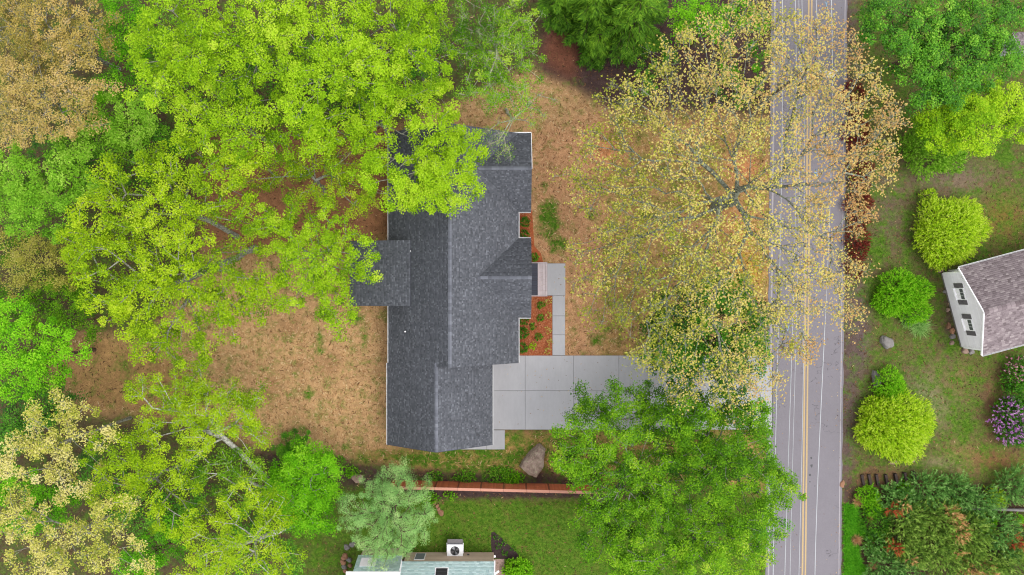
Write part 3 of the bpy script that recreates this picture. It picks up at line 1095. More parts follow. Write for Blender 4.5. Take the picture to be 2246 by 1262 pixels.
# right-hand white gable trim that rises towards the south
build(MB().bar(at(1093, 1253, 3.2), at(1062, 1275, 4.6), 0.16, 0.2), 'rake_board', white_paint, teal_house)
# north wall with window under the eave
nb = 15
wy = y0 - 0.12
build(MB().box(((x0 + x1) / 2, (wy - 36) / 2, 1.3), (x1 - x0 - .2, abs(wy + 36) - .1, 2.6)), 'wall', tan_siding, teal_house)
for i in range(12):
    build(MB().hexa([(x0 + .1, wy + .05, .2 + i * .2), (x0 + .1, wy - .04, .2 + i * .2), (x1 - .1, wy - .04, .2 + i * .2), (x1 - .1, wy + .05, .2 + i * .2),
                     (x0 + .1, wy + .02, .4 + i * .2), (x0 + .1, wy - .04, .4 + i * .2), (x1 - .1, wy - .04, .4 + i * .2), (x1 - .1, wy + .02, .4 + i * .2)]), 'siding_board', tan_siding, teal_house)
wx = at(922, 1226, 1.2)[0]
o = build(MB().box((wx, wy + .06, 1.4), (1.0, 0.1, 1.6)), 'window', white_paint, teal_house)
build(MB().box((wx, wy + .115, 1.4), (0.88, 0.02, 1.46)), 'pane', surf('sky_tinted_pane', S(150, 152, 168), .15, .5, 1, .1, 0, 0), o)  # reflected sky put into the pane's base colour
# window set in the steep roof
nvec = Vector((0, (zt - 2.7), (y0 - yt))).normalized()
wc = at(968.5, 1249, 3.75)
yy = y0 - (3.75 - 2.7) / (zt - 2.7) * (y0 - yt)
sl = Vector((0, yt - y0, zt - 2.7)).normalized()
C = Vector((wc[0], yy, 3.75))
for nm, m_, hw_, hh_, o0, o1 in (('skylight', white_paint, .64, .58, 0.0, .07), ('pane', black_m, .55, .49, .07, .085)):
    q = [C + Vector((sx * hw_, 0, 0)) + sl * sy * hh_ for sx, sy in ((-1, -1), (1, -1), (1, 1), (-1, 1))]
    mb = MB().hexa([p + nvec * o0 for p in q] + [p + nvec * o1 for p in q])
    if nm == 'skylight':
        sk = build(mb, nm, m_, teal_house)
    else:
        build(mb, nm, m_, sk)
        for yv in (-.16, .16):
            build(MB().bar(C + nvec * .09 + sl * yv - Vector((.53, 0, 0)), C + nvec * .09 + sl * yv + Vector((.53, 0, 0)), .02, .02), 'bar', dark_metal, sk)
# lower wing on the left
lx0, lx1 = at(786, 1217, 2.4)[0], x0 - 0.02
ly = at(800, 1218, 2.4)[1]
args = ((lx0, ly, 2.4), (lx1, ly, 2.4), (lx0 - .05, ly - .75, 4.4), (lx1, ly - .75, 4.4))
deck_panel('roof_deck', teal_house, *args, white_paint)
slope_shingles('roof_shingles', teal_house, *args, teal, 0.15, 0.2, 0.4)
build(MB().box(((lx0 + lx1) / 2, ly - .2 - 4.5, 1.15), (lx1 - lx0 - .2, 9, 2.3)), 'wall', tan_siding, teal_house)
build(MB().box(((lx0 + lx1) / 2 - .3, ly - .75 - 4.5, 4.42), (lx1 - lx0 + .8, 9, 0.18)), 'flat_roof', white_paint, teal_house)
pc = at(808, 1231, 3.3)
q0 = Vector((pc[0], ly - .34, 3.3))
sl2 = Vector((0, -.75, 2.0)).normalized()
nv2 = Vector((0, 2.0, .75)).normalized()
q = [q0 + Vector((sx * .75, 0, 0)) + sl2 * sy * .55 for sx, sy in ((-1, -1), (1, -1), (1, 1), (-1, 1))]
build(MB().hexa([p + nv2 * .02 for p in q] + [p + nv2 * .06 for p in q]), 'roof_hatch', siding, teal_house)

# ---------------- shed corner, top right
sp = at(2228, 92, 2.4)
shed = thing('garden_shed', 'pale shed roof corner between the trees at the top right edge', 'shed', (sp[0] + 1, sp[1] - .2, 0))
build(MB().box((sp[0] + 1.4, sp[1] + .1, 1.1), (2.6, 1.4, 2.2)), 'wall', house_wall, shed)
for s, m_ in ((1, mauve), (-1, siding)):
    e0 = (sp[0] - .1, sp[1] + .1 + s * .95, 2.1)
    args = (e0, (sp[0] + 3, e0[1], 2.1), (sp[0] - .1, sp[1] + .1, 2.6), (sp[0] + 3, sp[1] + .1, 2.6))
    deck_panel('roof_deck', shed, *args, white_paint, 0.06)
    slope_shingles('roof_shingles', shed, *args, mauve)

# ================================================================== SMALL BUILT THINGS
print('street things')
# fence: posts, rails, boards and cap of cedar
f0, f1 = Vector(at(862, 1053)), Vector(at(1348, 1065))
fence = thing('cedar_fence', 'reddish cedar board fence with pale cap along the neighbour lawn', 'fence', tuple((f0 + f1) / 2))
fd = (f1 - f0).normalized()
fn = Vector((-fd.y, fd.x, 0))
FH = 2.5
nseg = 10
sl_ = (f1 - f0).length / nseg
fang = math.atan2(fd.y, fd.x)
for i in range(nseg + 1):
    p = f0 + fd * sl_ * i
    build(MB().box((p.x, p.y, FH / 2), (0.12, 0.12, FH), fang), 'post', cedar_post, fence)
    if i == nseg:
        break
    q = f0 + fd * sl_ * (i + .5)
    nbd = 15
    w = (sl_ - .16) / nbd
    for j in range(nbd):
        b_ = p + fd * (.08 + w * (j + .5)) + fn * random.uniform(0, .006)
        build(MB().box((b_.x, b_.y, FH / 2 - .02), (w - .008, 0.025, FH - .1), fang), 'board', cedar, fence)
    c_ = q - fn * .05
    build(MB().box((c_.x, c_.y, FH - .01), (sl_ - .02, 0.26, 0.05), fang), 'cap_rail', cedar_cap, fence)
    for zz in (.35, 1.6):
        c_ = q - fn * .06
        build(MB().box((c_.x, c_.y, zz), (sl_ - .15, 0.06, 0.1), fang), 'rail', cedar, fence)

# air conditioner
ac = at(998, 1208, 1.1)
acx, acy = ac[0], ac[1]
unit = thing('air_conditioner', 'white outdoor air conditioner with round fan beside teal roofed house', 'air conditioner', (acx, acy, 0))
build(MB().box((acx, acy, 0.56), (1.5, 1.1, 1.08)), 'cabinet', metal_m, unit)
build(MB().box((acx, acy, 1.12), (1.56, 1.16, 0.05)), 'top_panel', white_paint, unit)
gb = build(MB().box((acx, acy + .62, 0.6), (1.5, 0.1, 1.05)), 'grille', metal_m, unit)
for k in range(8):
    build(MB().box((acx, acy + .69, .16 + k * .13), (1.42, 0.05, 0.05)), 'louvre', dark_metal, gb)
build(MB().box((acx, acy + .85, 1.02), (1.5, 0.5, 0.05)), 'hood', shutter_m, unit)
fan = build(MB().tube([(acx, acy, 1.146), (acx, acy, 1.152)], .43, 28), 'fan', black_m, unit)
mb = MB()
for r_ in (.43, .3, .17):
    pts = [(acx + r_ * math.cos(a), acy + r_ * math.sin(a), 1.19) for a in np.linspace(0, 2 * math.pi, 25)]
    mb.tube(pts, .012, 4, False)
build(mb, 'guard_ring', dark_metal, fan)
for k in range(4):
    a = k * math.pi / 2 + .5
    mb = MB().add([(acx + .06 * math.cos(a), acy + .06 * math.sin(a), 1.17), (acx + .38 * math.cos(a - .35), acy + .38 * math.sin(a - .35), 1.165), (acx + .4 * math.cos(a), acy + .4 * math.sin(a), 1.172), (acx + .37 * math.cos(a + .36), acy + .37 * math.sin(a + .36), 1.18)], [(0, 1, 2, 3)])
    build(mb, 'blade', metal_m if k % 2 else shutter_m, fan)
for s in (-1, 1):
    build(MB().tube([(acx + s * .8, acy + .72, 1.0), (acx + s * .8, acy - .3, 1.0)], .03, 6), 'pipe', white_paint, unit)
build(MB().hexa([(acx - .72, acy - .57, .1), (acx + .72, acy - .57, .1), (acx + .66, acy - 1.2, .1), (acx - .66, acy - 1.2, .1), (acx - .72, acy - .57, 1.06), (acx + .72, acy - .57, 1.06), (acx + .66, acy - 1.2, 1.62), (acx - .66, acy - 1.2, 1.62)]), 'duct', white_paint, unit)
mp_ = at(1027, 1221, .8)
mt = thing('electric_meter', 'small grey meter box right of the air conditioner', 'meter', (mp_[0], mp_[1], 0))
build(MB().box((mp_[0], mp_[1], .8), (.36, .3, .5)), 'meter_box', metal_m, mt)
build(MB().tube([(mp_[0], mp_[1] + .15, .85), (mp_[0], mp_[1] + .25, .85)], .12, 14), 'dial', shutter_m, mt)
build(MB().tube([(mp_[0], mp_[1], 0), (mp_[0], mp_[1], .6)], .05, 8), 'conduit', metal_m, mt)
sp_ = at(1085, 1219)
mb = MB().tube([(sp_[0], sp_[1], 0.02), (sp_[0], sp_[1], .16), (sp_[0], sp_[1], .22), (sp_[0], sp_[1], .25)], [.1, .1, .12, .04], 12)
centred(mb, 'garden_light', white_paint, 'small white garden light in the dark lawn bed', 'light')
pz = at(875, 1218, 1.0)
mb = MB().tube([(pz[0], pz[1], 0.0), (pz[0], pz[1], .8), (pz[0], pz[1], .95), (pz[0], pz[1], 1.0)], [.3, .32, .3, .05], 16)
centred(mb, 'rain_barrel', white_paint, 'white barrel at the corner under the grey green tree', 'barrel')

# utility pole and cables
ux, uy = at(1676, 221)[:2]
pole = thing('utility_pole', 'wooden utility pole with crossarm at the road edge under the oak', 'utility pole', (ux, uy, 0))
build(MB().tube([(ux, uy, 0), (ux, uy, 5), (ux, uy, 10.4)], [.17, .15, .12], 12), 'shaft', pole_m, pole, smooth=True)
ca = build(MB().bar((ux - .6, uy - .16, 9.9), (ux + 2.7, uy - .16, 9.9), .1, .12), 'crossarm', metal_m, pole)
build(MB().bar((ux, uy - .16, 9.0), (ux + 1.6, uy - .16, 9.85), .06, .06), 'brace', metal_m, pole)
for dx in (-.45, 1.1, 2.55):
    mb = MB().tube([(ux + dx, uy - .16, 9.96), (ux + dx, uy - .16, 10.02), (ux + dx, uy - .16, 10.14), (ux + dx, uy - .16, 10.2)], [.05, .1, .1, .04], 10)
    build(mb, 'insulator', white_paint, ca)
mb = MB().tube([(ux - .1, uy + .45, 7.9), (ux - .1, uy + .45, 8.85), (ux - .1, uy + .45, 8.95)], [.3, .3, .22], 18)
tr = build(mb, 'transformer', metal_m, pole, smooth=False)
for dx in (-.14, .14):
    build(MB().tube([(ux - .1 + dx, uy + .45, 8.9), (ux - .1 + dx, uy + .45, 9.25)], .05, 8), 'bushing', white_paint, tr)
build(MB().box((ux + 2.2, uy - .3, 9.55), (.9, .4, .35)), 'switch_box', white_paint, pole)

WIRES = [
    ('lowest pale cable, nearest the driveway side of the road', [(1712, -200, 6.9), (1716, 40, 6.9), (1718, 150, 7.0), (1715, 340, 6.7), (1709, 560, 6.4), (1705, 780, 6.3), (1701, 960, 6.3), (1697, 1262, 6.5), (1694, 1500, 6.6)], .024),
    ('second pale cable from the driveway side of the road', [(1737, -200, 8.2), (1742, 20, 8.3), (1750, 145, 8.5), (1746, 340, 8.2), (1741, 560, 8.0), (1736, 780, 7.8), (1731, 950, 7.8), (1722, 1262, 7.9), (1716, 1500, 8)], .02),
    ('thin middle cable left of the yellow centre lines', [(1745, -200, 8.6), (1750, 20, 8.7), (1757, 145, 8.9), (1754, 340, 8.6), (1750, 560, 8.4), (1744, 780, 8.3), (1740, 950, 8.2), (1734, 1262, 8.3), (1730, 1500, 8.4)], .013),
    ('thin cable closest to the left yellow centre line', [(1752, -200, 9.6), (1757, 20, 9.8), (1764, 150, 10.1), (1765, 340, 9.8), (1764, 560, 9.6), (1762, 780, 9.5), (1760, 950, 9.4), (1752, 1262, 9.5), (1746, 1500, 9.6)], .014),
    ('pale cable over the lane right of the yellow lines', [(1812, -200, 9.6), (1822, 0, 9.9), (1831, 150, 10.2), (1822, 340, 9.9), (1812, 600, 9.5), (1805, 780, 9.4), (1798, 960, 9.3), (1790, 1262, 9.4), (1785, 1500, 9.5)], .02),
    ('short pale cable ending at the crossarm north of the pole', [(1780, -200, 9.6), (1790, 0, 9.9), (1797, 150, 10.15)], .016),
]
for lb, pts, r_ in WIRES:
    P = [at(*p) for p in pts]
    Q = []
    arr = np.array(P)
    tt = np.linspace(0, 1, len(P))
    ss = np.linspace(0, 1, 41)
    from_c = np.polyfit  # smooth the measured points
    dg = min(5, len(P) - 1)
    cx = np.polyfit(arr[:, 1], arr[:, 0], min(3, dg))
    cz = np.polyfit(arr[:, 1], arr[:, 2], min(3, dg))
    for y in np.linspace(arr[0, 1], arr[-1, 1], 41):
        Q.append((np.polyval(cx, y), y, np.polyval(cz, y)))
    mb = MB().tube(Q, r_ * 1.4, 5)
    centred(mb, 'power_cable', wire_m, lb, 'cable', 'cables along the road')
wm = at(1721, 1177, 7.9)
mb = MB().box((wm[0] - .1, wm[1], 7.86), (.75, .06, .05)).box((wm[0] + .1, wm[1], 7.9), (.2, .1, .14))
centred(mb, 'cable_marker', tan_wood, 'small tan bar clipped across the cable by the green trees', 'marker')

# mailbox
mbp = at(1661, 894)
mail = thing('mailbox', 'black mailbox on a post where the driveway meets the road', 'mailbox', (mbp[0], mbp[1], 0))
build(MB().box((mbp[0], mbp[1], .5), (.1, .1, 1.0)), 'post', dark_wood, mail)
mb = MB()
pl = [(.11 * math.cos(a), .11 * math.sin(a)) for a in np.linspace(0, math.pi, 9)]
vv = [(mbp[0] + x * 1.1, mbp[1] - .28, 1.1 + z) for x, z in pl] + [(mbp[0] - .12, mbp[1] - .28, 1.0), (mbp[0] + .12, mbp[1] - .28, 1.0)]
n = len(vv)
vv += [(v[0], v[1] + .56, v[2]) for v in vv]
mb.add(vv, [tuple(range(n)), tuple(range(2 * n - 1, n - 1, -1))] + [(i, i + n, (i + 1) % n + n, (i + 1) % n) for i in range(n)])
build(mb, 'box', black_m, mail)
build(MB().box((mbp[0] + .14, mbp[1], 1.16), (.02, .04, .2)), 'flag', surf('red_paint', S(170, 50, 40)), mail)

# timber steps on the slope across the road
stp = at(1948, 1050)
steps = thing('timber_steps', 'row of seven dark timber steps in the leaf litter above the pine bed', 'steps', (stp[0], stp[1], 0))
for i, (x, y0_, y1_) in enumerate([(1891, 1041, 1064), (1906, 1040, 1063), (1922, 1040, 1064), (1942, 1040, 1062), (1963, 1038, 1060), (1983, 1035, 1058), (2002, 1033, 1057)]):
    a, b = at(x - 2, y0_), at(x + 2.2, y1_)
    h = .1 + i * .035
    mb = MB().bar((a[0], a[1], h / 2 + .05), (b[0], b[1], h / 2 + .05), .24, h + .1)
    build(mb, 'tread', dark_wood, steps)
# landscape timbers and a rusty rail in the pine bed
tw = thing('retaining_timber', 'weathered grey retaining timber behind the blue green pines', 'timber', at(2190, 1116))
for (p, q, zz) in (((2010, 1101), (2075, 1113), .2), ((2072, 1112), (2160, 1114), .2), ((2158, 1114), (2300, 1119), .2), ((2072, 1112), (2160, 1114), .42), ((2158, 1114), (2300, 1119), .42)):
    a, b = at(*p), at(*q)
    build(MB().bar((a[0], a[1], zz), (b[0], b[1], zz), .2, .2), 'timber', rock_g, tw)
a, b = at(2218, 1138), at(2290, 1175)
centred(MB().bar((a[0], a[1], .15), (b[0], b[1], .15), .25, .25), 'rusty_beam', surf('rust_red', S(140, 62, 48)), 'rust red timber beam at the right edge below the pines', 'beam')


# rocks
def rock(px_, py_, rx, ry, hz, m, label, cat='rock', group=None, ang_=0.0, seed=None, hull=None, name='rock'):
    rr = random.Random(seed if seed is not None else int(px_ * 7 + py_))
    c = at(px_, py_)
    V, Fs = [], []
    nu, nv = 14, 7
    ph = [rr.uniform(0, 6.28) for _ in range(8)]
    for j in range(nv):
        t = j / (nv - 1) * math.pi / 2
        for i in range(nu):
            a = 2 * math.pi * i / nu
            k = 1 + .14 * math.sin(2 * a + ph[0]) + .1 * math.sin(3 * a + ph[1] + t) + .07 * math.sin(5 * a + ph[2]) + rr.uniform(-.05, .05)
            if hull:
                k = hull[i % len(hull)] + rr.uniform(-.03, .03)
            ct = math.cos(t) ** .45 if j < nv - 1 else 0.0
            x, y = rx * k0 * k * ct * math.cos(a), ry * k0 * k * ct * math.sin(a)
            z = hz * (math.sin(t) ** .8) * (1 + .12 * math.sin(a + ph[3])) + rr.uniform(-.03, .03) * hz
            V.append((x * math.cos(ang_) - y * math.sin(ang_), x * math.sin(ang_) + y * math.cos(ang_), z - .04 if j else -.05))
    for j in range(nv - 1):
        for i in range(nu):
            k = (i + 1) % nu
            Fs.append((j * nu + i, j * nu + k, (j + 1) * nu + k, (j + 1) * nu + i))
    me = mesh_from(name, np.array(V), Fs, {'tint': [rr.random()] * len(V)})
    o = link(name, me, m, None, (c[0], c[1], 0))
    return tag(o, label, cat, group)


# large boulder: an uneven four-sided outline
bx = [(1183, 972), (1196, 985), (1192, 1022), (1176, 1045), (1160, 1040), (1140, 1022), (1146, 1008), (1168, 984)]
cen = np.mean(np.array(bx), axis=0)
mb = MB()
ring = []
for kx, z in ((1.04, -.05), (1.0, .5), (.93, .95), (.7, 1.15), (.35, 1.22)):
    n = len(bx) * 3
    for i in range(n):
        a_, b_ = bx[i // 3], bx[(i // 3 + 1) % len(bx)]
        f = (i % 3) / 3
        x = cen[0] + (a_[0] * (1 - f) + b_[0] * f - cen[0]) * kx * .985
        y = cen[1] + (a_[1] * (1 - f) + b_[1] * f - cen[1]) * kx * .985
        p = at(x, y)
        ring.append((p[0] + random.uniform(-.04, .04), p[1] + random.uniform(-.04, .04), z + random.uniform(-.07, .07) if z > 0 else z))
Fs = []
for j in range(4):
    for i in range(n):
        k = (i + 1) % n
        Fs.append((j * n + k, j * n + i, (j + 1) * n + i, (j + 1) * n + k))
Fs.append(tuple(range(4 * n, 5 * n))[::-1])
mb.add(ring, Fs, .5)


def boulder_mat():
    m, t, out = new_mat('lichen_boulder')
    pos = geo_pos(t)
    n1 = noise(t, 1.6, 7, .7, vec=pos)
    n2 = noise(t, 7, 6, .7, vec=pos)
    c = ramp(t, n1, [(.3, S(98, 82, 74)), (.5, S(166, 142, 128)), (.7, S(196, 176, 160))])
    li = math_n(t, 'MULTIPLY_ADD', n2, 7, -3.7, clamp=True)
    c = mixc(t, li, c, S(176, 172, 140))
    dk = math_n(t, 'MULTIPLY_ADD', noise(t, 4, 6, .7, vec=pos), 8, -5.0, clamp=True)
    c = mixc(t, dk, c, S(70, 58, 52))
    principled(t, out, c, .95, .15, n2, .9, .08)
    return m


centred(mb, 'boulder', boulder_mat(), 'large angular brown boulder with lichen between driveway and fence', 'boulder')
rock(1944, 751, 13, 16, .55, rock_g, 'grey lichen speckled rock alone on the lawn across the road', ang_=.5)
rock(1921, 832, 11, 17, .4, rock_g, 'grey rock against the small lime shrub across the road', ang_=.2)
rock(1847, 1062, 6, 8, .2, rock_b, 'small tan rock at the road edge by the timber steps')
rock(1958, 1013, 9, 7, .25, rock_m, 'flat brown rock just under the large lime shrub')
rock(1998, 1010, 8, 5, .2, rock_m, 'low brown rock right of the one under the lime shrub')
rock(784, 1049, 12, 11, .35, rock_m, 'rounded brown rock in the dark soil beside the grey green tree')
for i, (x, y, r_, m_) in enumerate([(2063, 592, 7, rock_m), (2072, 640, 4, rock_g), (2078, 680, 4, rock_m), (2080, 715, 6, rock_b), (2088, 726, 6, rock_b), (2089, 738, 6, rock_g), (2087, 752, 5, rock_m), (2116, 770, 7, rock_m), (2130, 772, 6, rock_g)]):
    lb = ['brown rock at the north corner of the mauve roofed house', 'small grey stone along the upper part of the pale gable wall', 'small brown stone along the middle of the pale gable wall', 'rust stone furthest up in the heap at the gable corner',
          'rust stone in the middle of the heap at the gable corner', 'grey stone in the heap at the gable corner', 'brown stone lowest in the heap at the gable corner', 'brown stone under the south eave of the mauve roofed house', 'grey stone under the south eave of the mauve roofed house'][i]
    rock(x, y, r_, r_ * 1.1, .28, m_, lb, group='foundation stones')
for i, (x, y, r_, m_) in enumerate([(761, 1200, 7, rock_g), (773, 1194, 7, rock_g), (756, 1221, 8, rock_b), (753, 1233, 7, rock_b), (766, 1228, 6, rock_g), (755, 1243, 6, rock_g), (768, 1240, 5, rock_b), (758, 1252, 6, rock_b)]):
    lb = ['blue grey stone topmost in the pile left of the teal roof', 'grey stone half under the grey green tree', 'large rust stone in the pile left of the teal roof', 'orange brown stone in the middle of the pile left of the teal roof', 'grey stone on the right of the pile by the teal roof',
          'dark grey stone low in the pile left of the teal roof', 'small rust stone touching the teal roofed wing', 'lowest rust stone in the pile left of the teal roof'][i]
    rock(x, y, r_, r_ * .9, .3, m_, lb, group='stone pile')
for i, (x, y) in enumerate([(953, 1103), (959, 1110), (962, 1117), (967, 1125)]):
    rock(x, y, 4 + (i == 3) * 2, 5 + (i == 3) * 3, .2, rock_b, ['first small tan stone of the short row below the fence', 'second small tan stone of the short row below the fence', 'third small tan stone of the short row below the fence', 'largest tan stone ending the short row below the fence'][i], group='stone row')

# ================================================================== VEGETATION
print('vegetation')
TRI = [0]


def leaf_arrays(C, size, k, aspect, tint, elev=(-0.45, 0.5), bend=0.25):
    """k pointed leaves round each centre; returns verts (n,4,3) and tint per vertex"""
    n = len(C)
    C = np.repeat(C, k, axis=0)
    Ls = np.repeat(size, k) * rng.uniform(.7, 1.2, n * k)
    ph = np.repeat(rng.uniform(0, 2 * np.pi, n), k) + np.tile(np.arange(k) * 2 * np.pi / k, n) + rng.normal(0, .35, n * k)
    el = rng.uniform(elev[0], elev[1], n * k)
    d = np.stack([np.cos(ph) * np.cos(el), np.sin(ph) * np.cos(el), np.sin(el)], -1)
    w = np.stack([-np.sin(ph), np.cos(ph), rng.normal(0, .35, n * k)], -1)
    W = (Ls * aspect / 2)[:, None]
    Lc = Ls[:, None]
    tip = C + d * Lc
    tip[:, 2] -= Ls * bend * rng.uniform(0, 1, n * k)
    V = np.stack([C + w * W, tip, C - w * W], 1)
    T = np.repeat(np.clip(np.repeat(tint, k) + rng.normal(0, .08, n * k), 0, 1), 3)
    return V.reshape(-1, 3), T


def quads_mesh(name, V, T, off, k=3):
    n = len(V) // k
    TRI[0] += n * (k - 2)
    return mesh_from(name, V - np.array(off), np.arange(n * k).reshape(n, k), {'tint': T})


def tubes_mesh(name, P0, P1, r0, r1, off, sides=5):
    """one frustum for each branch piece"""
    P0, P1 = np.asarray(P0), np.asarray(P1)
    d = P1 - P0
    ln = np.linalg.norm(d, axis=1, keepdims=True)
    d = d / np.maximum(ln, 1e-6)
    up = np.where(np.abs(d[:, 2:3]) < .9, np.array([[0, 0, 1.0]]), np.array([[1.0, 0, 0]]))
    s = np.cross(d, up)
    s /= np.linalg.norm(s, axis=1, keepdims=True)
    u = np.cross(s, d)
    a = np.arange(sides) * 2 * np.pi / sides
    ring = s[:, None, :] * np.cos(a)[None, :, None] + u[:, None, :] * np.sin(a)[None, :, None]
    V = np.concatenate([P0[:, None] + ring * np.asarray(r0)[:, None, None], P1[:, None] + ring * np.asarray(r1)[:, None, None]], 1)
    m = len(P0)
    j = np.arange(sides)
    f = np.stack([j, (j + 1) % sides, (j + 1) % sides + sides, j + sides], -1)
    Fq = (f[None] + (np.arange(m) * 2 * sides)[:, None, None]).reshape(-1, 4)
    TRI[0] += len(Fq) * 2
    return mesh_from(name, V.reshape(-1, 3) - np.array(off), Fq, None, True)


def lobes_w(lobes):
    out = []
    for lb in lobes:
        px_, py_, r_, h = lb[:4]
        p = at(px_, py_, h)
        out.append((p[0], p[1], h, r_ * (CAM_H - h) / F))
    return out


def tree(name, label, lobes, leaf, bark, base=None, dens=2.2, per=16, size=.3, k=2, aspect=1.0, fine=.31, pw=.4, rc=.75, flat=.55, inner=.35, twigs=.0,
         rt=.012, group=None, tint=(.5, .22), tfun=None, lean=None, trunk_r=None, bend=.3, cat='tree', sides=5, minz=.8, crown_name='crown', droop=0.0):
    size, per, dens, rc = size * fine, int(per * 1.75 / fine), dens * 2.2, rc * .95
    lobes = [(a_[0], a_[1], a_[2] * 1.1, a_[3]) for a_ in lobes]
    W = lobes_w(lobes)
    A = np.array(W)
    wts = A[:, 3] ** 2
    c = (A[:, :3] * wts[:, None]).sum(0) / wts.sum()
    if base is None:
        b = np.array([c[0] + rng.normal(0, .4), c[1] + rng.normal(0, .4), 0.0])
    else:
        b = np.array(at(*base))
    hmid = A[:, 2].mean()
    # clump centres
    CL, LT = [], []
    for (x, y, h, r_) in W:
        n = max(4, int(dens * r_ * r_))
        rho = np.sqrt(rng.uniform(0, 1, n)) * r_
        th = rng.uniform(0, 2 * np.pi, n)
        wob = 1 + .16 * np.sin(3 * th + rng.uniform(0, 6)) + .1 * np.sin(5 * th + rng.uniform(0, 6))
        rho *= wob
        dome = np.sqrt(np.clip(1 - (rho / (r_ * 1.15)) ** 2, 0, 1)) * r_ * flat
        z = h + dome - r_ * flat * .45
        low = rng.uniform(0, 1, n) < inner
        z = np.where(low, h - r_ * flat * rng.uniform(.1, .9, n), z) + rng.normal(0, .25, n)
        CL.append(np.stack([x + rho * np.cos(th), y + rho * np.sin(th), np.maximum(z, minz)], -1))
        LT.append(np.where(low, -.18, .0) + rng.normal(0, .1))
    CL = np.concatenate(CL)
    LT = np.concatenate(LT)
    # skeleton
    top = np.array([b[0] + (c[0] - b[0]) * .75, b[1] + (c[1] - b[1]) * .75, max(1.0, hmid * .82)])
    nt_ = 7
    nodes = [b + (top - b) * (i / (nt_ - 1)) + np.array([rng.normal(0, .08), rng.normal(0, .08), 0]) * (i > 0) for i in range(nt_)]
    par = [-1] + list(range(nt_ - 1))
    cost = [0.0] * nt_
    for i in range(1, nt_):
        cost[i] = 0.0
    order = np.argsort(np.linalg.norm((CL - top) * np.array([1, 1, .6]), axis=1))
    N = np.zeros((len(CL) * 12 + 50, 3))
    Cst = np.full(len(N), 1e9)
    cnt = nt_
    N[:cnt] = nodes
    Cst[:cnt] = [9, 6, 2.2, 1.0, .5, .2, 0]
    par = np.full(len(N), -1)
    par[1:nt_] = np.arange(nt_ - 1)
    tips = []
    for ci in order:
        p = CL[ci]
        dv = N[:cnt] - p
        dist = np.sqrt((dv ** 2).sum(1))
        sc = dist + pw * Cst[:cnt] + np.where(dv[:, 2] > .3, 1.2 * dv[:, 2], 0)
        j = int(np.argmin(sc))
        dj = dist[j]
        m_ = int(min(8, max(1, dj // .9)))
        prev = j
        q0 = N[j].copy()
        for s in range(1, m_ + 1):
            f = s / m_
            q = q0 + (p - q0) * f
            if s < m_:
                q = q + rng.normal(0, .1 * min(1, dj / 3), 3) + np.array([0, 0, .12 * dj * f * (1 - f)])
            if cnt >= len(N):
                break
            N[cnt] = q
            par[cnt] = prev
            Cst[cnt] = Cst[prev] + dj / m_
            prev = cnt
            cnt += 1
        tips.append(prev)
    desc = np.zeros(cnt)
    desc[tips] += 1
    for i in range(cnt - 1, 0, -1):
        desc[par[i]] += desc[i]
    rad = rt * np.maximum(desc, 1) ** .52 + .006
    if trunk_r:
        rad *= max(.5, trunk_r / rad[0])
        rad = np.minimum(rad, trunk_r * 1.1)
        rad = np.maximum(rad, rt)
    rad[0] *= 1.35
    t_root = thing(name, label, cat, tuple(b), group)
    i = np.arange(1, nt_)
    link('trunk', tubes_mesh('trunk', N[par[i]], N[i], rad[par[i]], rad[i], b, 9), bark, t_root)
    i = np.arange(nt_, cnt)
    P0, P1, r0, r1 = N[par[i]], N[i], np.minimum(rad[par[i]], rad[i] * 1.6), rad[i]
    # leaves
    n = len(CL)
    idx = np.repeat(np.arange(n), per)
    u = rng.normal(0, 1, (n * per, 3))
    u /= np.linalg.norm(u, axis=1, keepdims=True)
    rr = rng.uniform(0, 1, n * per) ** .5
    rcl = np.repeat(rc * rng.uniform(.6, 1.25, n), per)
    LC = CL[idx] + u * (rr * rcl)[:, None] * np.array([1, 1, .55])
    if droop:
        LC[:, 2] -= droop * rr * rng.uniform(0, 1, n * per)
    LC[:, 2] = np.maximum(LC[:, 2], .15)
    if twigs > 0:
        sel = np.nonzero(rng.uniform(0, 1, n * per) < twigs)[0]
        P0 = np.concatenate([P0, CL[idx[sel]]])
        P1 = np.concatenate([P1, LC[sel]])
        r0 = np.concatenate([r0, np.full(len(sel), .012)])
        r1 = np.concatenate([r1, np.full(len(sel), .006)])
    link('branches', tubes_mesh('branches', P0, P1, r0, r1, b, sides), bark, t_root)
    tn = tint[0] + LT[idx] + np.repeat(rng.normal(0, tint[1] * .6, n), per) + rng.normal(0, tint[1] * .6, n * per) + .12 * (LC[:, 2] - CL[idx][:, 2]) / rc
    if tfun is not None:
        tn = tfun(LC, tn)
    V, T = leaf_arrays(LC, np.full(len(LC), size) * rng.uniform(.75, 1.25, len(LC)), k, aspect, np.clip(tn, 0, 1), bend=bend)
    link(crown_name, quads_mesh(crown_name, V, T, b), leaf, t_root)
    return t_root


